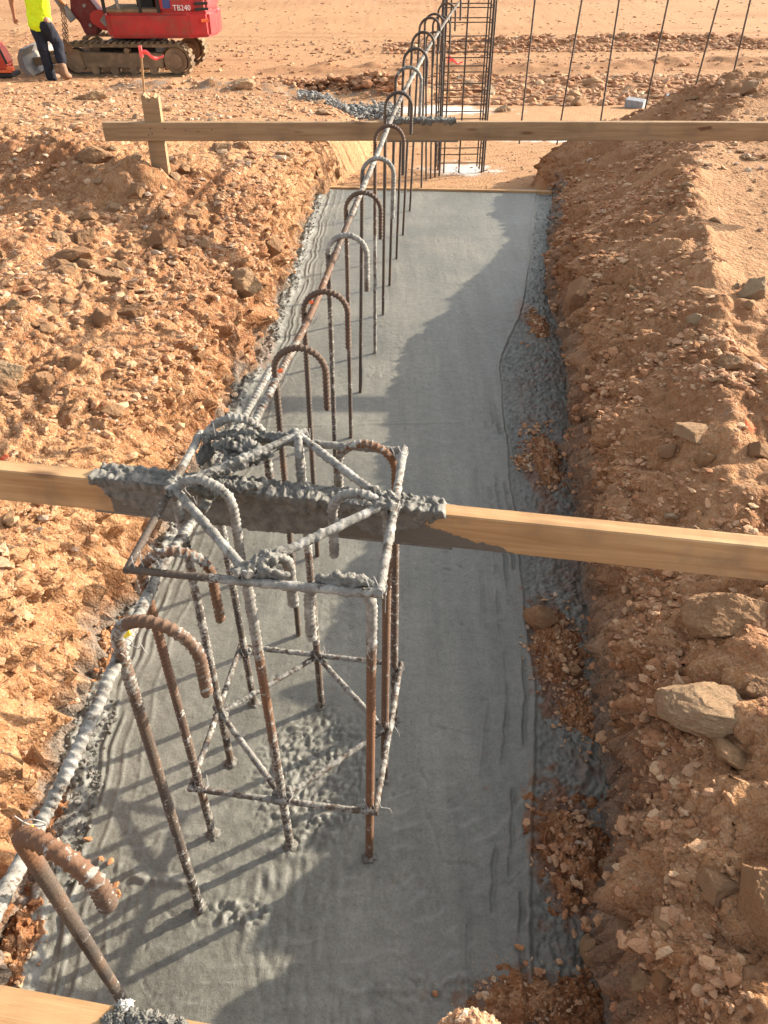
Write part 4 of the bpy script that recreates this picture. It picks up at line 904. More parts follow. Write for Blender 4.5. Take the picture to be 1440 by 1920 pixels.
# gravel: nobody could count it
ICO = np.array([(0, 0, 1)]+[(math.cos(a)*.894, math.sin(a)*.894, .447) for a in np.arange(5)*2*np.pi/5]+[(math.cos(a+.628)*.894, math.sin(a+.628)*.894, -.447) for a in np.arange(5)*2*np.pi/5]+[(0, 0, -1)])
ICF = np.array([(0, i+1, (i+1) % 5+1) for i in range(5)]+[(i+1, i+6, (i+1) % 5+1) for i in range(5)]+[((i+1) % 5+1, i+6, (i+1) % 5+6) for i in range(5)]+[(11, (i+1) % 5+6, i+6) for i in range(5)])
def gravel(name, X, Y, Zf, smin, smax, power, label=None, flat=.6, mat=None, tshift=0.0, sink=.15):
    n = len(X); Z = Zf(X, Y); s = smin+(smax-smin)*nr.rand(n)**power
    sc = np.stack([s*nr.uniform(.9, 1.6, n), s*nr.uniform(.7, 1.1, n), s*flat*nr.uniform(.35, 1.2, n)], 1)*.5
    V = ICO[None]*(1+.28*nr.uniform(-1, 1, (n, 12, 1)))*sc[:, None, :]
    a = nr.uniform(0, 6.3, n); tx = nr.uniform(-.6, .6, n)
    y1 = V[..., 1]*np.cos(tx)[:, None]-V[..., 2]*np.sin(tx)[:, None]; z1 = V[..., 1]*np.sin(tx)[:, None]+V[..., 2]*np.cos(tx)[:, None]
    x2 = V[..., 0]*np.cos(a)[:, None]-y1*np.sin(a)[:, None]; y2 = V[..., 0]*np.sin(a)[:, None]+y1*np.cos(a)[:, None]
    W_ = np.stack([x2+X[:, None], y2+Y[:, None], z1+(Z+s*flat*sink)[:, None]], -1).reshape(-1, 3)
    Fc = (ICF[None]+12*np.arange(n)[:, None, None]).reshape(-1, 3)
    tint = np.repeat(np.clip(nr.rand(n)+tshift, 0, 1), 12)
    o = mesh_np(name, W_, Fc, mat or M_peb, attrs=dict(tint=tint), smooth=False)
    return tag(o, kind='stuff')
def pick(n, xr_, yr_, cond, clump_=0.0):
    X = nr.uniform(xr_[0], xr_[1], n*4); Y = nr.uniform(yr_[0], yr_[1], n*4); m = cond(X, Y)
    if clump_: m &= (perlin(X*3.1, Y*3.1, 8.8)+.55*perlin(X*9, Y*9, 1.8)) > nr.uniform(-.8, .7, len(X))
    X = X[m][:n]; Y = Y[m][:n]; return X, Y
vis = lambda X, Y: (X > -.68*Y-.30) & (X < .68*Y+.30)
DL = lambda X, Y: XL(Y)-X; DR = lambda X, Y: X-XR(Y)
def bank_pts(side, n, dmax, y0, y1, dmin=.0, wallw=1.0):
    P, D, YY = BANKP[side]; m = (D > dmin) & (D < dmax) & (YY > y0) & (YY < y1) & (P[..., 2] > .03) & vis(P[..., 0], YY)
    if side > 0: m &= ~((D/dcR(YY)+.12*perlin(P[..., 0]*3, YY*3) > 1.0) & (YY > 3.1))
    m &= (perlin(P[..., 0]*3.1, YY*3.1, 8.8)+.55*perlin(P[..., 0]*9, YY*9, 1.8)) > nr.uniform(-.45, .95, m.shape)
    idx = np.argwhere(m); idx = idx[nr.randint(len(idx), size=n)]; Q = P[idx[:, 0], idx[:, 1]]; return Q
def bank_gravel(side, n, dmax, y0, y1, smin, smax, pw, tshift=0.0, dmin=0.0):
    Q = bank_pts(side, n, dmax, y0, y1, dmin); gravel('gravel', Q[:, 0]+nr.normal(0, .003, n), Q[:, 1]+nr.normal(0, .003, n), lambda a, b: Q[:, 2], smin, smax, pw, tshift=tshift, sink=-.05)
bank_gravel(-1, 8000, 2.6, .7, 4.9, .0035, .046, 5.0); bank_gravel(-1, 2600, .5, .4, 2.6, .004, .018, 3.0); bank_gravel(-1, 3000, .3, 2.4, 6.4, .006, .035, 2.2)
bank_gravel(1, 8500, 2.0, .5, 5.2, .0035, .036, 5.0, -.12); bank_gravel(1, 3800, .45, .3, 2.6, .004, .020, 3.0, -.1); bank_gravel(1, 3500, .9, 2.4, 6.6, .006, .045, 2.6, -.15)
X, Y = pick(2500, (1.5, 4.5), (3.4, 7), lambda X, Y: (DR(X, Y) > .9) & vis(X, Y), 0); gravel('gravel', X, Y, hfun, .004, .018, 4)
X, Y = pick(9000, (-6, 6), (4.8, 13), lambda X, Y: ((DL(X, Y) > .1) | (DR(X, Y) > .3)) & vis(X, Y), 1); gravel('gravel', X, Y, hfun, .012, .07, 3.5)
X, Y = pick(6500, (-9, 12), (12.5, 22), lambda X, Y: vis(X, Y), 1); gravel('gravel', X, Y, hfun, .02, .12, 5.0, tshift=-.15)
X, Y = pick(6000, (-20, 22), (20, 34), lambda X, Y: vis(X, Y), 1); gravel('gravel', X, Y, hfun, .02, .10, 4.0, flat=.4)
X, Y = pick(2600, (.8, 7), (12.5, 17), lambda X, Y: vis(X, Y), 1); gravel('rubble', X, Y, hfun, .03, .18, 3.4, tshift=-.25)
X, Y = pick(3500, (0, 9), (19.3, 22), lambda X, Y: np.abs(Y-20.5-.075*X) < .8, 1); gravel('rubble', X, Y, hfun, .04, .16, 2.5, tshift=-.25)
# spilled concrete heaps beyond the far board
def px_cloud(n, x0, x1, yfun, sy, zg):
    xs = nr.uniform(x0, x1, n); P = np.array([tuple(at(x, yfun(x)+nr.normal(0, sy), zg)) for x in xs]); return P[:, 0], P[:, 1]
X, Y = px_cloud(3200, 560, 748, lambda x: 194+(x-560)*.12+5*math.sin(x*.05), 9.5, -.42); gravel('spilled_concrete', X, Y, lambda X, Y: hfun(X, Y)+nr.uniform(-.03, .09, len(X)), .015, .065, 2.0, mat=M_mudblue, flat=.8)
X, Y = px_cloud(420, 368, 450, lambda x: 160, 2.2, -.62); gravel('spilled_concrete', X, Y, lambda X, Y: hfun(X, Y)+nr.uniform(-.02, .05, len(X)), .03, .09, 1.4, mat=M_mudblue, flat=.8)
X, Y = px_cloud(5200, 450, 745, lambda x: 158+(x-450)*.07, 6.5, -.62); gravel('rubble', X, Y, lambda X, Y: hfun(X, Y)+nr.uniform(-.02, .13, len(X)), .03, .15, 2.2, tshift=-.3)
# pit floor grit
X, Y = pick(700, (-.4, 3), (6.7, 10), lambda X, Y: (DL(X, Y) < 0) & (DR(X, Y) < 0)); gravel('gravel', X, Y, hfun, .008, .03, 3)

# soil fallen onto the edge of the concrete
def dirt_pile(cx, cy, rx, ry, h_, seed, n, smax=.035, lab=None, gap=.0):
    g = 90; u = np.linspace(-1.35, 1.35, g); U, V_ = np.meshgrid(u, u); X = cx+U*rx; Y = cy+V_*ry
    f = np.exp(-(U**2+V_**2)*1.6)+.26*fbm(X*9, Y*9, seed, 2)+.30*fbm(X*26, Y*26, seed, 3)
    zz = slab_z(X, Y)
    Z = zz-.012+h_*np.clip(f-.17, -.2, 1)+.004*sstep(.15, .35, f)+sstep(.15, .5, f)*(.006*bil(X*50, Y*50, seed, 2)+.003*fbm(X*140, Y*140))
    moist_or_shade = np.clip(.52-.9*np.clip(f-.35, 0, 1)+.4*fbm(X*30, Y*30), 0, 1)
    z_ = np.zeros(g*g)
    o = mesh_np('fallen_soil', np.stack([X, Y, Z], -1), grid_faces(g, g), M_soil, attrs=dict(cem=z_, pale=z_, lime=z_, pink=z_, moist_or_shade=moist_or_shade.ravel()))
    tag(o, kind='stuff')
    a_ = nr.uniform(0, 6.3, n); n = int(n*1.7); a_ = nr.uniform(0, 6.3, n); q = nr.rand(n)**.6*1.35; Xp = cx+np.cos(a_)*q*rx; Yp = cy+np.sin(a_)*q*ry
    kp = (np.exp(-(((Xp-cx)/rx)**2+((Yp-cy)/ry)**2)*1.2)+.45*fbm(Xp*12, Yp*12, seed, 2)) > nr.uniform(.05, .75, n); Xp = Xp[kp]; Yp = Yp[kp]
    def zf(x, y): return np.maximum(slab_z(x, y), slab_z(x, y)-.012+h_*np.clip(np.exp(-(((x-cx)/rx)**2+((y-cy)/ry)**2)*1.6)-.18, -.2, 1))+.003
    gravel('fallen_soil', Xp, Yp, zf, .003, smax, 5.0, sink=-.05)
dirt_pile(.57, 1.66, .10, .20, .035, 1, 650, .022)
dirt_pile(.585, 1.42, .09, .13, .02, 6, 260, .016)
dirt_pile(.49, .985, .095, .17, .055, 2, 420, .030)
dirt_pile(.70, 2.75, .09, .26, .03, 3, 420, .03)
dirt_pile(.60, 2.70, .05, .07, .025, 8, 150, .03)
dirt_pile(.87, 4.05, .07, .22, .03, 4, 260, .03)
dirt_pile(.36, .64, .20, .075, .03, 5, 420, .016)
dirt_pile(-.70, 3.85, .06, .14, .02, 7, 160, .02)
dirt_pile(-.885, 1.02, .05, .17, .04, 9, 300, .018)
dirt_pile(-.895, 1.65, .045, .15, .04, 10, 280, .018)
dirt_pile(-.85, .72, .06, .12, .05, 11, 280, .02)
# grey lumps of concrete against the left wall
def edge_lumps(n, y0, y1, side, dd0, dd1, smax):
    Y = nr.uniform(y0, y1, n); X = (XL(Y)+nr.uniform(dd0, dd1, n)) if side < 0 else (XR(Y)-nr.uniform(dd0, dd1, n))
    gravel('concrete_crumbs', X, Y, lambda x, y: slab_z(x, y)+.004, .004, smax, 2.0, mat=M_mud, flat=.8)
edge_lumps(420, .9, 1.45, -1, -.03, .09, .016); edge_lumps(900, 1.5, 6.4, -1, -.02, .05, .018); edge_lumps(300, 1, 6.4, 1, -.02, .1, .012)
# heap of sunlit spoil at the bottom edge
hc = at(885, 1918, .76)
def heap_z(X, Y):
    return .78*np.exp(-(np.abs((X-hc.x)/.10)**2.6)-(np.abs((Y-hc.y-.008)/.062)**2.6))+.016*bil(X*22, Y*22, 4, 3)+.005*fbm(X*90, Y*90)-.03
U, V_ = np.meshgrid(np.linspace(hc.x-.26, hc.x+.28, 110), np.linspace(-.05, .55, 120)); z_ = np.zeros(U.size)
tag(mesh_np('soil_heap', np.stack([U, V_, heap_z(U, V_)], -1), grid_faces(120, 110), M_soil, attrs=dict(cem=z_, pale=z_+.8, lime=z_, pink=z_, moist_or_shade=z_)), kind='stuff')
X = nr.normal(hc.x, .055, 3000); Y = nr.normal(hc.y+.0, .03, 3000); gravel('soil_heap', X, Y, heap_z, .003, .012, 2, tshift=.15, sink=0)

# a few seed pods and chips lying on the wet concrete
M_chip = plain('dry_leaf_brown', (.42, .20, .09), .8)
for i, (x, y) in enumerate(((164, 1573), (208, 1615), (190, 1610), (216, 1660), (222, 1675), (978, 643), (990, 648), (975, 1775), (1052, 1605))):
    o = bpy.data.objects.new('wood_chip', MEDR[i % 14].copy()); o.data.materials.clear(); o.data.materials.append(M_chip); COL.objects.link(o)
    o.location = at(x, y, .006); o.scale = (.010, .006, .004); o.rotation_euler = (0, .1, i*1.3)
    tag(o, 'small brown chip lying on the wet concrete', 'chip', 'brown chips on the concrete')

# two grey blocks on the far ground
M_blk = plain('grey_block', (.30, .31, .33), .85, .2, .2, 20)
for x, y, lab in ((1190, 198, 'larger grey concrete block lying between the fourth and fifth tall bars'), (1262, 178, 'smaller grey concrete block lying right of the larger block')):
    p = at(x, y, -.5); p.z = float(hfun(p.x, p.y)); m_ = MB(); k = 1.0 if x < 1200 else .75; m_.box((0, 0, .05*k), (.26*k, .16*k, .12*k), None, .008); o = m_.build('concrete_block', M_blk); o.location = p; o.rotation_euler = (.1, .05, -.5); tag(o, lab, 'block')

# ------------------------------------------------------------------ survey stakes with ribbon
M_pink = plain('pink_ribbon', (.95, .13, .12), .5, .4, .1)
def survey(px, py_top, foot, wdt, lab, ribbon_dir):
    p = hit(*foot); t0 = atY(px, py_top, p.y); L_ = (t0-p).length
    e_ = empty('survey_stake', p, 0, lab, 'stake'); d = t0-p
    m_ = MB(); m_.box((d.x/2, d.y/2, d.z/2-.03), (wdt, wdt*.5, d.length+.06), Matrix.Rotation(math.atan2(d.x, d.z), 3, 'Y'), .001); m_.build('lath', M_wood, e_)
    # ribbon: a wrap and a fluttering tail
    n = 14; rows = []
    for i in range(n):
        f = i/(n-1); x = ribbon_dir*f*.20+d.x; z = d.z-.03-.04*f+.018*math.sin(f*7); yy = -.012+.02*math.sin(f*9)
        rows.append([(x, yy, z-.014-.008*math.sin(f*5)), (x+.004, yy+.008*math.cos(f*8), z+.014)])
    V = np.array(rows).reshape(-1, 3); Fq = [(2*i, 2*i+2, 2*i+3, 2*i+1) for i in range(n-1)]
    o = mesh_np('ribbon', V, Fq, M_pink, parent=e_); so_ = o.modifiers.new('t', 'SOLIDIFY'); so_.thickness = .002
    m_ = MB(); m_.box((d.x, 0, d.z-.02), (wdt*1.6, wdt*1.2, .09), None, .003); m_.build('ribbon', M_pink, e_)
survey(263, 92, (273, 215), .018, 'thin survey lath with a bright pink ribbon tied near its top, behind the wooden stake', 1)
survey(842, 108, (842, 192), .03, 'survey lath with red ribbon standing behind the far square cage', 1)

# ------------------------------------------------------------------ excavator
M_red = plain('red_paint', (.42, .018, .020), .38, .5, .25, 3, dirt=(.22, .07, .045))
M_redd = plain('dark_red_paint', (.16, .012, .014), .5, .4, .3, 5, dirt=(.12, .05, .035))
M_blk2 = plain('black_rubber', (.03, .027, .024), .7, .3, .3, 8)
M_track = plain('muddy_rubber_track', (.15, .105, .065), .9, .15, .3, 9, dirt=(.38, .26, .15))
M_muddy = plain('mud_covered_steel', (.22, .15, .095), .85, .2, .3, 6, dirt=(.34, .23, .14))
M_grey = plain('grey_steel', (.24, .23, .22), .6, .4, .25, 5, dirt=(.34, .24, .15))
M_white = plain('white_paint', (.75, .75, .75), .5, .4, .1, 5)
M_navy = plain('blue_decal', (.05, .07, .22), .5, .4, .3, 30)
M_glass = NT('dark_glass', .08, .5).done((.03, .045, .04))
g0 = at(240, 143, -.9); ZG = float(hfun(-5.0, 17.6, False))
ex_ = empty('mini_excavator', (-4.96, 16.9, ZG-.01), 0, 'red mini excavator on muddy rubber tracks parked at the top left', 'excavator')
def stadium(x0, x1, z0, z1, n=12):
    r_ = (z1-z0)/2; zc = (z0+z1)/2; pts = []
    for k in range(n+1): a_ = math.pi/2+math.pi*k/n; pts.append((x0+r_+r_*math.cos(a_), zc+r_*math.sin(a_)))
    for k in range(n+1): a_ = -math.pi/2+math.pi*k/n; pts.append((x1-r_+r_*math.cos(a_), zc+r_*math.sin(a_)))
    return pts
for ty in (0.0, 1.38):
    W = .32; out = stadium(-1.25, 1.25, 0, .56); inn = stadium(-1.21, 1.21, .05, .51)
    bm = bmesh.new(); n = len(out)
    vo = [[bm.verts.new((x, y, z)) for x, z in out] for y in (ty, ty+W)]; vi = [[bm.verts.new((x, y, z)) for x, z in inn] for y in (ty, ty+W)]
    for i in range(n):
        j = (i+1) % n
        bm.faces.new((vo[0][i], vo[0][j], vo[1][j], vo[1][i])); bm.faces.new((vi[0][i], vi[1][i], vi[1][j], vi[0][j]))
        bm.faces.new((vo[0][i], vi[0][i], vi[0][j], vo[0][j])); bm.faces.new((vo[1][i], vo[1][j], vi[1][j], vi[1][i]))
    # lugs round the outside
    P_, t_ = resample([(x, 0, z) for x, z in out+[out[0]]], .01); Lt = t_[-1]; nl = 48
    for k in range(nl):
        i = int(k/nl*len(P_)); c = P_[i]; tg = P_[(i+1) % len(P_)]-P_[i-1]; an = math.atan2(tg[2], tg[0]); nrm2 = Vector((-math.sin(an), 0, math.cos(an)))
        cc = Vector((c[0], ty+W/2, c[2]))-nrm2*.008 if False else Vector((c[0], ty+W/2, c[2]))+Vector((c[0]-np.clip(c[0], -.97, .97), 0, c[2]-.28)).normalized()*.012
        m4 = Matrix.Translation(cc) @ Matrix.Rotation(-an, 4, 'Y') @ Matrix.Diagonal((.06, W*.98, .035, 1)); bmesh.ops.create_cube(bm, size=1, matrix=m4)
    bmesh.ops.recalc_face_normals(bm, faces=bm.faces); me = bpy.data.meshes.new('track'); bm.to_mesh(me); bm.free(); me.materials.append(M_track)
    o = bpy.data.objects.new('track', me); COL.objects.link(o); o.parent = ex_
    fr = MB(); fr.prism([(-.80, ty+.045, .17), (.70, ty+.045, .15), (.74, ty+.045, .40), (-.84, ty+.045, .42)], (0, .2, 0), .015); fr.build('track_frame', M_muddy, o)
    for x in (-.62, -.25, .12, .5):
        w_ = MB(); w_.cyl((x, ty+.05, .115), (x, ty+.27, .115), .075); w_.build('roller', M_muddy, o)
    w_ = MB(); w_.cyl((.96, ty+.04, .28), (.96, ty+.28, .28), .22, seg=24); w_.cyl((.96, ty+.0, .28), (.96, ty+.05, .28), .13, seg=20); w_.build('drive_wheel', M_muddy, o)
    w_ = MB(); w_.cyl((-.97, ty+.06, .28), (-.97, ty+.26, .28), .20, seg=24); w_.build('idler_wheel', M_muddy, o)
    w_ = MB(); w_.cyl((0.05, ty+.02, .45), (0.05, ty+.2, .45), .05); w_.build('roller', M_muddy, o)
m_ = MB(); m_.box((0, .85, .42), (1.1, 1.1, .2), None, .03); m_.cyl((0, .85, .5), (0, .85, .68), .42, seg=30); m_.build('undercarriage', M_blk2, ex_)
up_ = MB()
# slewing body: bottom skirt with rounded tail
DX = .09
def XP(L_): return [(p[0]+DX,)+tuple(p[1:]) for p in L_]
sk = XP([(-.30, .10), (1.20, .10), (1.55, .28), (1.66, .62), (1.66, 1.08), (1.55, 1.42), (1.2, 1.58), (-.30, 1.58), (-.42, 1.4), (-.42, .3)])
up_.prism([(x, y, .64) for x, y in sk], (0, 0, .42), .05); ub = up_.build('body', M_red, ex_)
m_ = MB(); m_.prism([(x, y, 1.06) for x, y in XP([(.62, .12), (1.20, .12), (1.53, .30), (1.63, .62), (1.63, 1.08), (1.53, 1.40), (1.2, 1.56), (.62, 1.56)])], (0, 0, .52), .05); m_.build('engine_cover', M_red, ex_)
m_ = MB(); m_.box((1.52, .20, 1.41), (.36, .03, .26), Matrix.Rotation(.35, 3, 'Z'), .01); m_.build('white_panel', M_white, ex_)
for z in (1.10, 1.19):
    m_ = MB(); m_.box((1.545, .205, z), (.26, .03, .045), Matrix.Rotation(.47, 3, 'Z'), .004); m_.build('vent', M_blk2, ex_)
m_ = MB(); m_.box((1.58, .195, .92), (.14, .03, .05), Matrix.Rotation(.47, 3, 'Z'), .004); m_.build('tail_light', M_orange, ex_)
m_ = MB(); m_.box((.92, .115, 1.22), (.14, .012, .20), None, .003); m_.build('decal', M_navy, ex_)
def text(s_, size, loc, mat, parent, name='lettering'):
    c = bpy.data.curves.new(name, 'FONT'); c.body = s_; c.size = size; c.extrude = .002; c.align_x = 'CENTER'; c.resolution_u = 3
    o = bpy.data.objects.new(name, c); COL.objects.link(o); me = bpy.data.meshes.new_from_object(o); bpy.data.objects.remove(o)
    me.materials.clear(); me.materials.append(mat)
    o = bpy.data.objects.new(name, me); COL.objects.link(o); o.location = loc; o.rotation_euler = (math.pi/2, 0, 0); o.parent = parent; return o
text('TB240', .125, (1.20, .108, 1.09), M_white, ex_)
m_ = MB()
for x, y in ((-.25, .12), (.42, .12), (.76, .12), (-.25, 1.0), (.76, 1.0)): m_.box((x, y, 1.75), (.06, .05, 1.40), None, .01)
m_.box((.26, .56, 2.47), (1.12, .98, .07), None, .03); m_.build('cab_frame', M_blk2, ex_)
m_ = MB(); m_.box((.24, .56, 1.085), (1.04, .9, .05)); m_.build('cab_floor', M_muddy, ex_)
m_ = MB(); m_.box((.45, .56, 1.35), (.42, .46, .12), None, .04); m_.box((.66, .56, 1.68), (.12, .46, .6), Matrix.Rotation(.15, 3, 'Y'), .04); m_.box((.45, .56, 1.2), (.3, .35, .2)); m_.build('seat', M_blk2, ex_)
m_ = MB(); m_.cyl((.02, .16, 1.08), (-.12, .16, 1.75), .028); m_.build('grab_rail', M_grey, ex_)
m_ = MB(); m_.box((.60, .985, 1.8), (.3, .01, 1.2)); m_.build('window', M_glass, ex_)
m_ = MB(); m_.box((.10, .988, 1.8), (.6, .01, 1.2)); m_.build('window', M_glass, ex_)
m_ = MB(); m_.prism([(-.22, .55, .70), (-.22, .55, 1.04), (-.52, .55, 1.06), (-.68, .55, 1.0), (-.70, .55, .86), (-.50, .55, .72)], (0, .5, 0), .02); m_.build('swing_bracket', M_red, ex_)
m_ = MB(); m_.box((-.40, .535, .88), (.15, .01, .15), Matrix.Rotation(math.pi/4, 3, 'Y')); m_.build('decal', M_grey, ex_)
m_ = MB(); m_.prism([(-.62, .60, .64), (-.86, .60, .64), (-.93, .60, .86), (-1.06, .60, .98), (-1.02, .60, 1.20), (-.96, .60, 1.5), (-.56, .60, 1.62), (-.66, .60, 1.25), (-.52, .60, 1.04)], (0, .34, 0), .02); m_.build('boom_foot', M_redd, ex_)
for x, z in ((-.76, 1.12), (-.66, .95), (-.58, .86), (-.72, .80)):
    m_ = MB(); m_.cyl((x, .575, z), (x, .98, z), .03); m_.build('pin', M_grey, ex_)
m_ = MB(); m_.prism([(-.58, .66, 1.50), (-.98, .66, 1.45), (-1.5, .66, 2.7), (-2.1, .66, 3.25), (-2.0, .66, 3.5), (-1.25, .66, 3.05)], (0, .22, 0), .03); m_.build('boom', M_red, ex_)
m_ = MB(); m_.cyl((-1.02, .56, .88), (-1.45, .56, 1.62), .075); m_.cyl((-1.45, .56, 1.62), (-1.75, .56, 2.4), .04); m_.build('boom_cylinder', M_grey, ex_)
m_ = MB(); m_.prism([(-1.9, .69, 3.55), (-2.2, .69, 3.45), (-1.75, .69, 2.4), (-1.6, .69, 2.42)], (0, .16, 0), .02); m_.build('arm', M_red, ex_)
m_ = MB(); m_.prism([(-1.45, .50, 2.38), (-1.85, .50, 2.42), (-2.02, .50, 2.12), (-1.8, .50, 1.85), (-1.5, .50, 1.88)], (0, .55, 0), .02); m_.build('bucket', M_grey, ex_)
# dozer blade and its arms
m_ = MB(); m_.prism([(-1.92, -.1, .04), (-2.02, -.1, .18), (-2.02, -.1, .36), (-1.93, -.1, .50), (-1.84, -.1, .50), (-1.92, -.1, .36), (-1.90, -.1, .18), (-1.80, -.1, .04)], (0, 1.9, 0), .008); m_.build('dozer_blade', M_grey, ex_)
for y in (.42, 1.2): MB().box((-1.45, y, .25), (.95, .10, .14), Matrix.Rotation(-.08, 3, 'Y'), .02).build('blade_arm', M_muddy, ex_)
# lifting chain hanging from the bucket
chn = empty('lifting_chain', (-4.96, 16.9, ZG), 0, 'rusty lifting chain hanging beside the worker from the excavator', 'chain')
M_chain = plain('rusty_chain', (.20, .11, .06), .7, .3)
cur = bpy.data.meshes.new('link')
bm = bmesh.new(); rows = []
for k in range(14):
    a_ = 2*math.pi*k/14; cx_, cz_ = .016*math.cos(a_), .030*math.sin(a_); nrm2 = Vector((math.cos(a_), 0, math.sin(a_)))
    rows.append([bm.verts.new(Vector((cx_, 0, cz_))+nrm2*.007*math.cos(b_)+Vector((0, .007*math.sin(b_), 0))) for b_ in np.linspace(0, 2*math.pi, 6, endpoint=False)])
for k in range(14):
    for j in range(6): bm.faces.new((rows[k][j], rows[(k+1) % 14][j], rows[(k+1) % 14][(j+1) % 6], rows[k][(j+1) % 6]))
bmesh.ops.recalc_face_normals(bm, faces=bm.faces); bm.to_mesh(cur); bm.free(); cur.materials.append(M_chain)
for strand, (c0_, c1_) in enumerate((((-1.62, .62, 1.90), (-.99, -.25, .64)), ((-1.55, .72, 1.90), (-.95, -.22, .60)))):
    c0_, c1_ = Vector(c0_), Vector(c1_); n = int((c1_-c0_).length/.047); q = (c1_-c0_).to_track_quat('Z', 'Y')
    for k in range(n):
        o = bpy.data.objects.new('link', cur); COL.objects.link(o); o.parent = chn; f = k/(n-1); p = c0_.lerp(c1_, f); p.x += (.22 if strand else .26)*math.sin(math.pi*f)*(1-.3*f)
        o.location = p; o.scale = (1.3, 1.3, 1.3); o.rotation_mode = 'QUATERNION'; o.rotation_quaternion = q @ Matrix.Rotation(math.pi/2*(k % 2)+.3, 3, 'Z').to_quaternion()
m_ = MB(); m_.prism([(-1.00, -.24, .66), (-1.10, -.24, .50), (-.90, -.24, .40), (-.88, -.24, .56)], (0, .03, 0)); m_.build('chain_hook', M_chain, chn)

# ------------------------------------------------------------------ the red machine cut by the left edge
p = hit(4, 148); mc = empty('plate_compactor', (p.x, p.y+.1, p.z), 0, 'red and orange walk-behind machine with a black handle, cut off by the left edge', 'machine')
M_or = plain('orange_red_paint', (.60, .06, .03), .45, .4, .3, 6, dirt=(.25, .12, .07))
m_ = MB(); m_.box((-.12, .1, .05), (.66, .42, .07), None, .02); m_.build('base_plate', M_blk2, mc)
m_ = MB(); m_.prism([(-.42, -.05, .12), (.10, -.05, .12), (.14, -.05, .22), (.06, -.05, .50), (-.05, -.05, .58), (-.42, -.05, .58)], (0, .34, 0), .03); m_.build('housing', M_or, mc)
m_ = MB(); m_.box((.19, -.08, .16), (.13, .10, .07), None, .015); m_.box((.10, -.08, .12), (.2, .08, .04), None, .01); m_.build('front_guard', M_orange, mc)
m_ = MB(); m_.cyl((.02, -.10, .75), (.16, -.10, .24), .022); m_.cyl((-.3, -.10, .66), (.03, -.10, .76), .018); m_.build('handle', M_blk2, mc)
m_ = MB(); m_.cyl((-.1, -.09, .35), (-.1, -.055, .35), .09); m_.box((-.12, .1, .62), (.3, .2, .07), None, .02); m_.build('engine', M_blk2, mc)

# ------------------------------------------------------------------ the worker
def skin(name, verts, edges, radii, mat, parent, sub=2, root=0):
    me = bpy.data.meshes.new(name); me.from_pydata([tuple(v) for v in verts], edges, []); me.materials.append(mat)
    o = bpy.data.objects.new(name, me); COL.objects.link(o); o.parent = parent
    md = o.modifiers.new('skin', 'SKIN'); md.use_smooth_shade = True
    for i, r_ in enumerate(radii): me.skin_vertices[0].data[i].radius = (r_ if isinstance(r_, tuple) else (r_, r_))
    me.skin_vertices[0].data[root].use_root = True
    s2 = o.modifiers.new('sub', 'SUBSURF'); s2.levels = sub; s2.render_levels = sub
    return o
def caps(name, segs, mat, parent, vox=.016, fold=0.0, sm=6):
    bm = bmesh.new()
    for a_, b_, ra, rb, *sq in segs:
        a_ = Vector(a_); b_ = Vector(b_); n = 7
        for k in range(n):
            f = k/(n-1); p = a_.lerp(b_, f); r_ = ra+(rb-ra)*f; sy = sq[0] if sq else 1.0
            bmesh.ops.create_icosphere(bm, subdivisions=2, radius=1, matrix=Matrix.Translation(p) @ Matrix.Diagonal((r_, r_*sy, r_ if not sq else r_*.8, 1)))
    me = bpy.data.meshes.new(name); bm.to_mesh(me); bm.free(); me.materials.append(mat)
    o = bpy.data.objects.new(name, me); COL.objects.link(o)
    md = o.modifiers.new('r', 'REMESH'); md.mode = 'VOXEL'; md.voxel_size = vox; md.use_smooth_shade = True
    md = o.modifiers.new('s', 'SMOOTH'); md.factor = .6; md.iterations = sm
    if fold:
        tx = bpy.data.textures.new('folds', 'CLOUDS'); tx.noise_scale = .12; d_ = o.modifiers.new('f', 'DISPLACE'); d_.texture = tx; d_.strength = fold
    dg = bpy.context.evaluated_depsgraph_get(); me2 = bpy.data.meshes.new_from_object(o.evaluated_get(dg)); o.modifiers.clear(); o.data = me2
    for p in me2.polygons: p.use_smooth = True
    o.parent = parent; return o
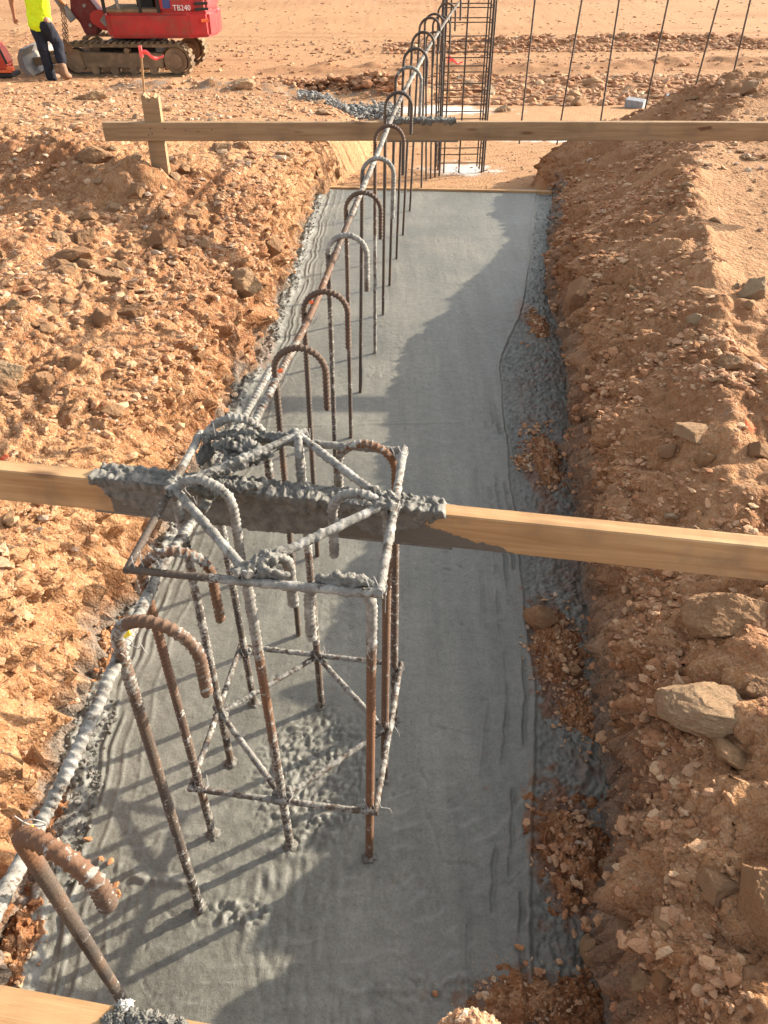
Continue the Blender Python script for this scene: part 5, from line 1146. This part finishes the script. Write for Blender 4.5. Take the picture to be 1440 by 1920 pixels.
def person():
    foot = hit(98, 151); e_ = empty('person', (foot.x, foot.y, foot.z), 0, 'worker in a neon yellow shirt and dark jeans walking in front of the excavator', 'person')
    M_skin = plain('sunburnt_skin', (.36, .17, .10), .55, .4, .12, 12)
    M_shirt = plain('neon_shirt', (.62, .80, .02), .8, .2, .12, 6)
    M_jean = plain('dark_jeans', (.020, .022, .032), .85, .2, .35, 10)
    M_boot = plain('tan_leather_boot', (.24, .14, .085), .75, .3, .25, 12)
    M_hair = plain('dark_hair', (.03, .02, .015), .8)
    # x: right in the picture, y: away, z: up; he faces away and to the right
    hipL = Vector((-.07, .06, .90)); hipR = Vector((.13, .0, .90)); pel = Vector((.03, .03, .93))
    kneeS = Vector((-.02, -.02, .49)); ankS = Vector((.0, .0, .10)); toeS = Vector((.06, .16, .04))
    kneeW = Vector((.21, .10, .56)); ankW = Vector((.25, -.04, .22)); toeW = Vector((.30, .05, .06))
    spine = [Vector((.04, .03, 1.08)), Vector((.05, .04, 1.28)), Vector((.06, .06, 1.45))]
    neck = Vector((.07, .08, 1.56)); headc = Vector((.08, .11, 1.68)); headt = Vector((.08, .12, 1.76))
    shL = Vector((-.16, .06, 1.44)); elL = Vector((-.37, .0, 1.22)); wrL = Vector((-.41, .06, .97)); haL = Vector((-.42, .08, .90))
    shR = Vector((.27, .08, 1.44)); elR = Vector((.36, .2, 1.22)); wrR = Vector((.36, .40, 1.12)); haR = Vector((.36, .47, 1.10))
    body = caps('body', [(pel, spine[0], .15, .14, .75), (spine[0], spine[2], .14, .16, .7), (spine[2], neck, .10, .058), (neck, headc, .062, .075), (headc-Vector((0, 0, .01)), headc+Vector((0, .01, .045)), .088, .092),
        (spine[2], shL, .09, .07), (shL, elL, .062, .046), (elL, wrL, .048, .032), (wrL, haL, .033, .036), (spine[2], shR, .09, .07), (shR, elR, .062, .046), (elR, wrR, .048, .032), (wrR, haR, .033, .036),
        (hipL, kneeS, .10, .06), (kneeS, ankS, .06, .042), (hipR, kneeW, .10, .06), (kneeW, ankW, .06, .042), (ankS, toeS, .04, .035), (ankW, toeW, .04, .035)], M_skin, e_, .013)
    # fingers on both hands
    for hnd, wr in ((haL, wrL), (haR, wrR)):
        d = (hnd-wr).normalized(); sdw = d.cross(Vector((0, 1, .2))).normalized()
        for k, ln in enumerate((.060, .068, .064, .050)):
            b0 = hnd+sdw*(.018*(k-1.5)); skin('finger', [b0, b0+d*ln*.55, b0+d*ln+Vector((.006, .012, 0))], [(0, 1), (1, 2)], [.0095, .0088, .007], M_skin, body, 1)
        b0 = hnd-d*.03+sdw*.03; skin('thumb', [b0, b0+d*.03+sdw*.02, b0+d*.055+sdw*.024], [(0, 1), (1, 2)], [.011, .010, .008], M_skin, body, 1)
    # face (turned away from the camera)
    fd = Vector((.45, .85, 0)).normalized(); sdv = Vector((.85, -.45, 0))
    m_ = MB(); m_.cyl(headc+fd*.075+Vector((0, 0, .01)), headc+fd*.115-Vector((0, 0, .02)), .012, .018, 8); m_.build('nose', M_skin, body, True)
    for s_ in (-1, 1):
        b_ = blob('ear', headc+sdv*.092*s_, .028, M_skin, body, 2, (.5, .8, 1.1), 2, .05); b2_ = blob('eye', headc+fd*.085+sdv*.035*s_+Vector((0, 0, .02)), .012, M_white, body, 1, (1, 1, 1), 2, 0)
    m_ = MB(); m_.box(headc+fd*.088-Vector((0, 0, .05)), (.045, .012, .01), Matrix.Rotation(math.atan2(sdv.y, sdv.x), 3, 'Z'), .003); m_.build('mouth', M_redd, body)
    blob('hair', headc+Vector((-.01, -.015, .045)), .108, M_hair, e_, 4, (.95, 1, .85), 3, .04)
    blob('hard_hat', headc+Vector((0, 0, .085)), .125, M_white, e_, 4, (1.0, 1.15, .62), 3, .0)
    hem = pel-Vector((.02, 0, .17))
    caps('shirt', [(hem+Vector((0, 0, .09)), spine[0], .205, .205, .72), (spine[0], spine[1], .205, .215, .70), (spine[1], spine[2]-Vector((0, 0, .04)), .215, .20, .66), (spine[2], spine[2]+Vector((0, .01, .05)), .13, .08),
        (spine[2]+Vector((-.05, 0, -.01)), shL, .11, .085), (shL, shL.lerp(elL, .62), .088, .085), (spine[2]+Vector((.05, 0, -.01)), shR, .11, .085), (shR, shR.lerp(elR, .62), .088, .085)], M_shirt, e_, .016, .05, 5)
    caps('trousers', [(pel-Vector((0, 0, .02)), pel-Vector((0, 0, .10)), .185, .18, .75), (hipL-Vector((0, 0, .08)), kneeS, .125, .098), (kneeS, ankS-Vector((0, 0, .05)), .10, .092), (hipR-Vector((.02, 0, .08)), kneeW, .13, .10), (kneeW, kneeW.lerp(ankW, .78), .10, .090)], M_jean, e_, .016, .04, 5)
    caps('boot', [(ankS+Vector((0, 0, .03)), ankS-Vector((0, 0, .04)), .06, .062), (ankS-Vector((0, 0, .05)), toeS, .055, .045)], M_boot, e_, .010)
    caps('boot', [(kneeW.lerp(ankW, .70), ankW, .070, .072), (ankW, ankW-Vector((-.01, 0, .10)), .075, .075), (ankW-Vector((-.01, 0, .11)), toeW, .068, .05)], M_boot, e_, .010)
person()
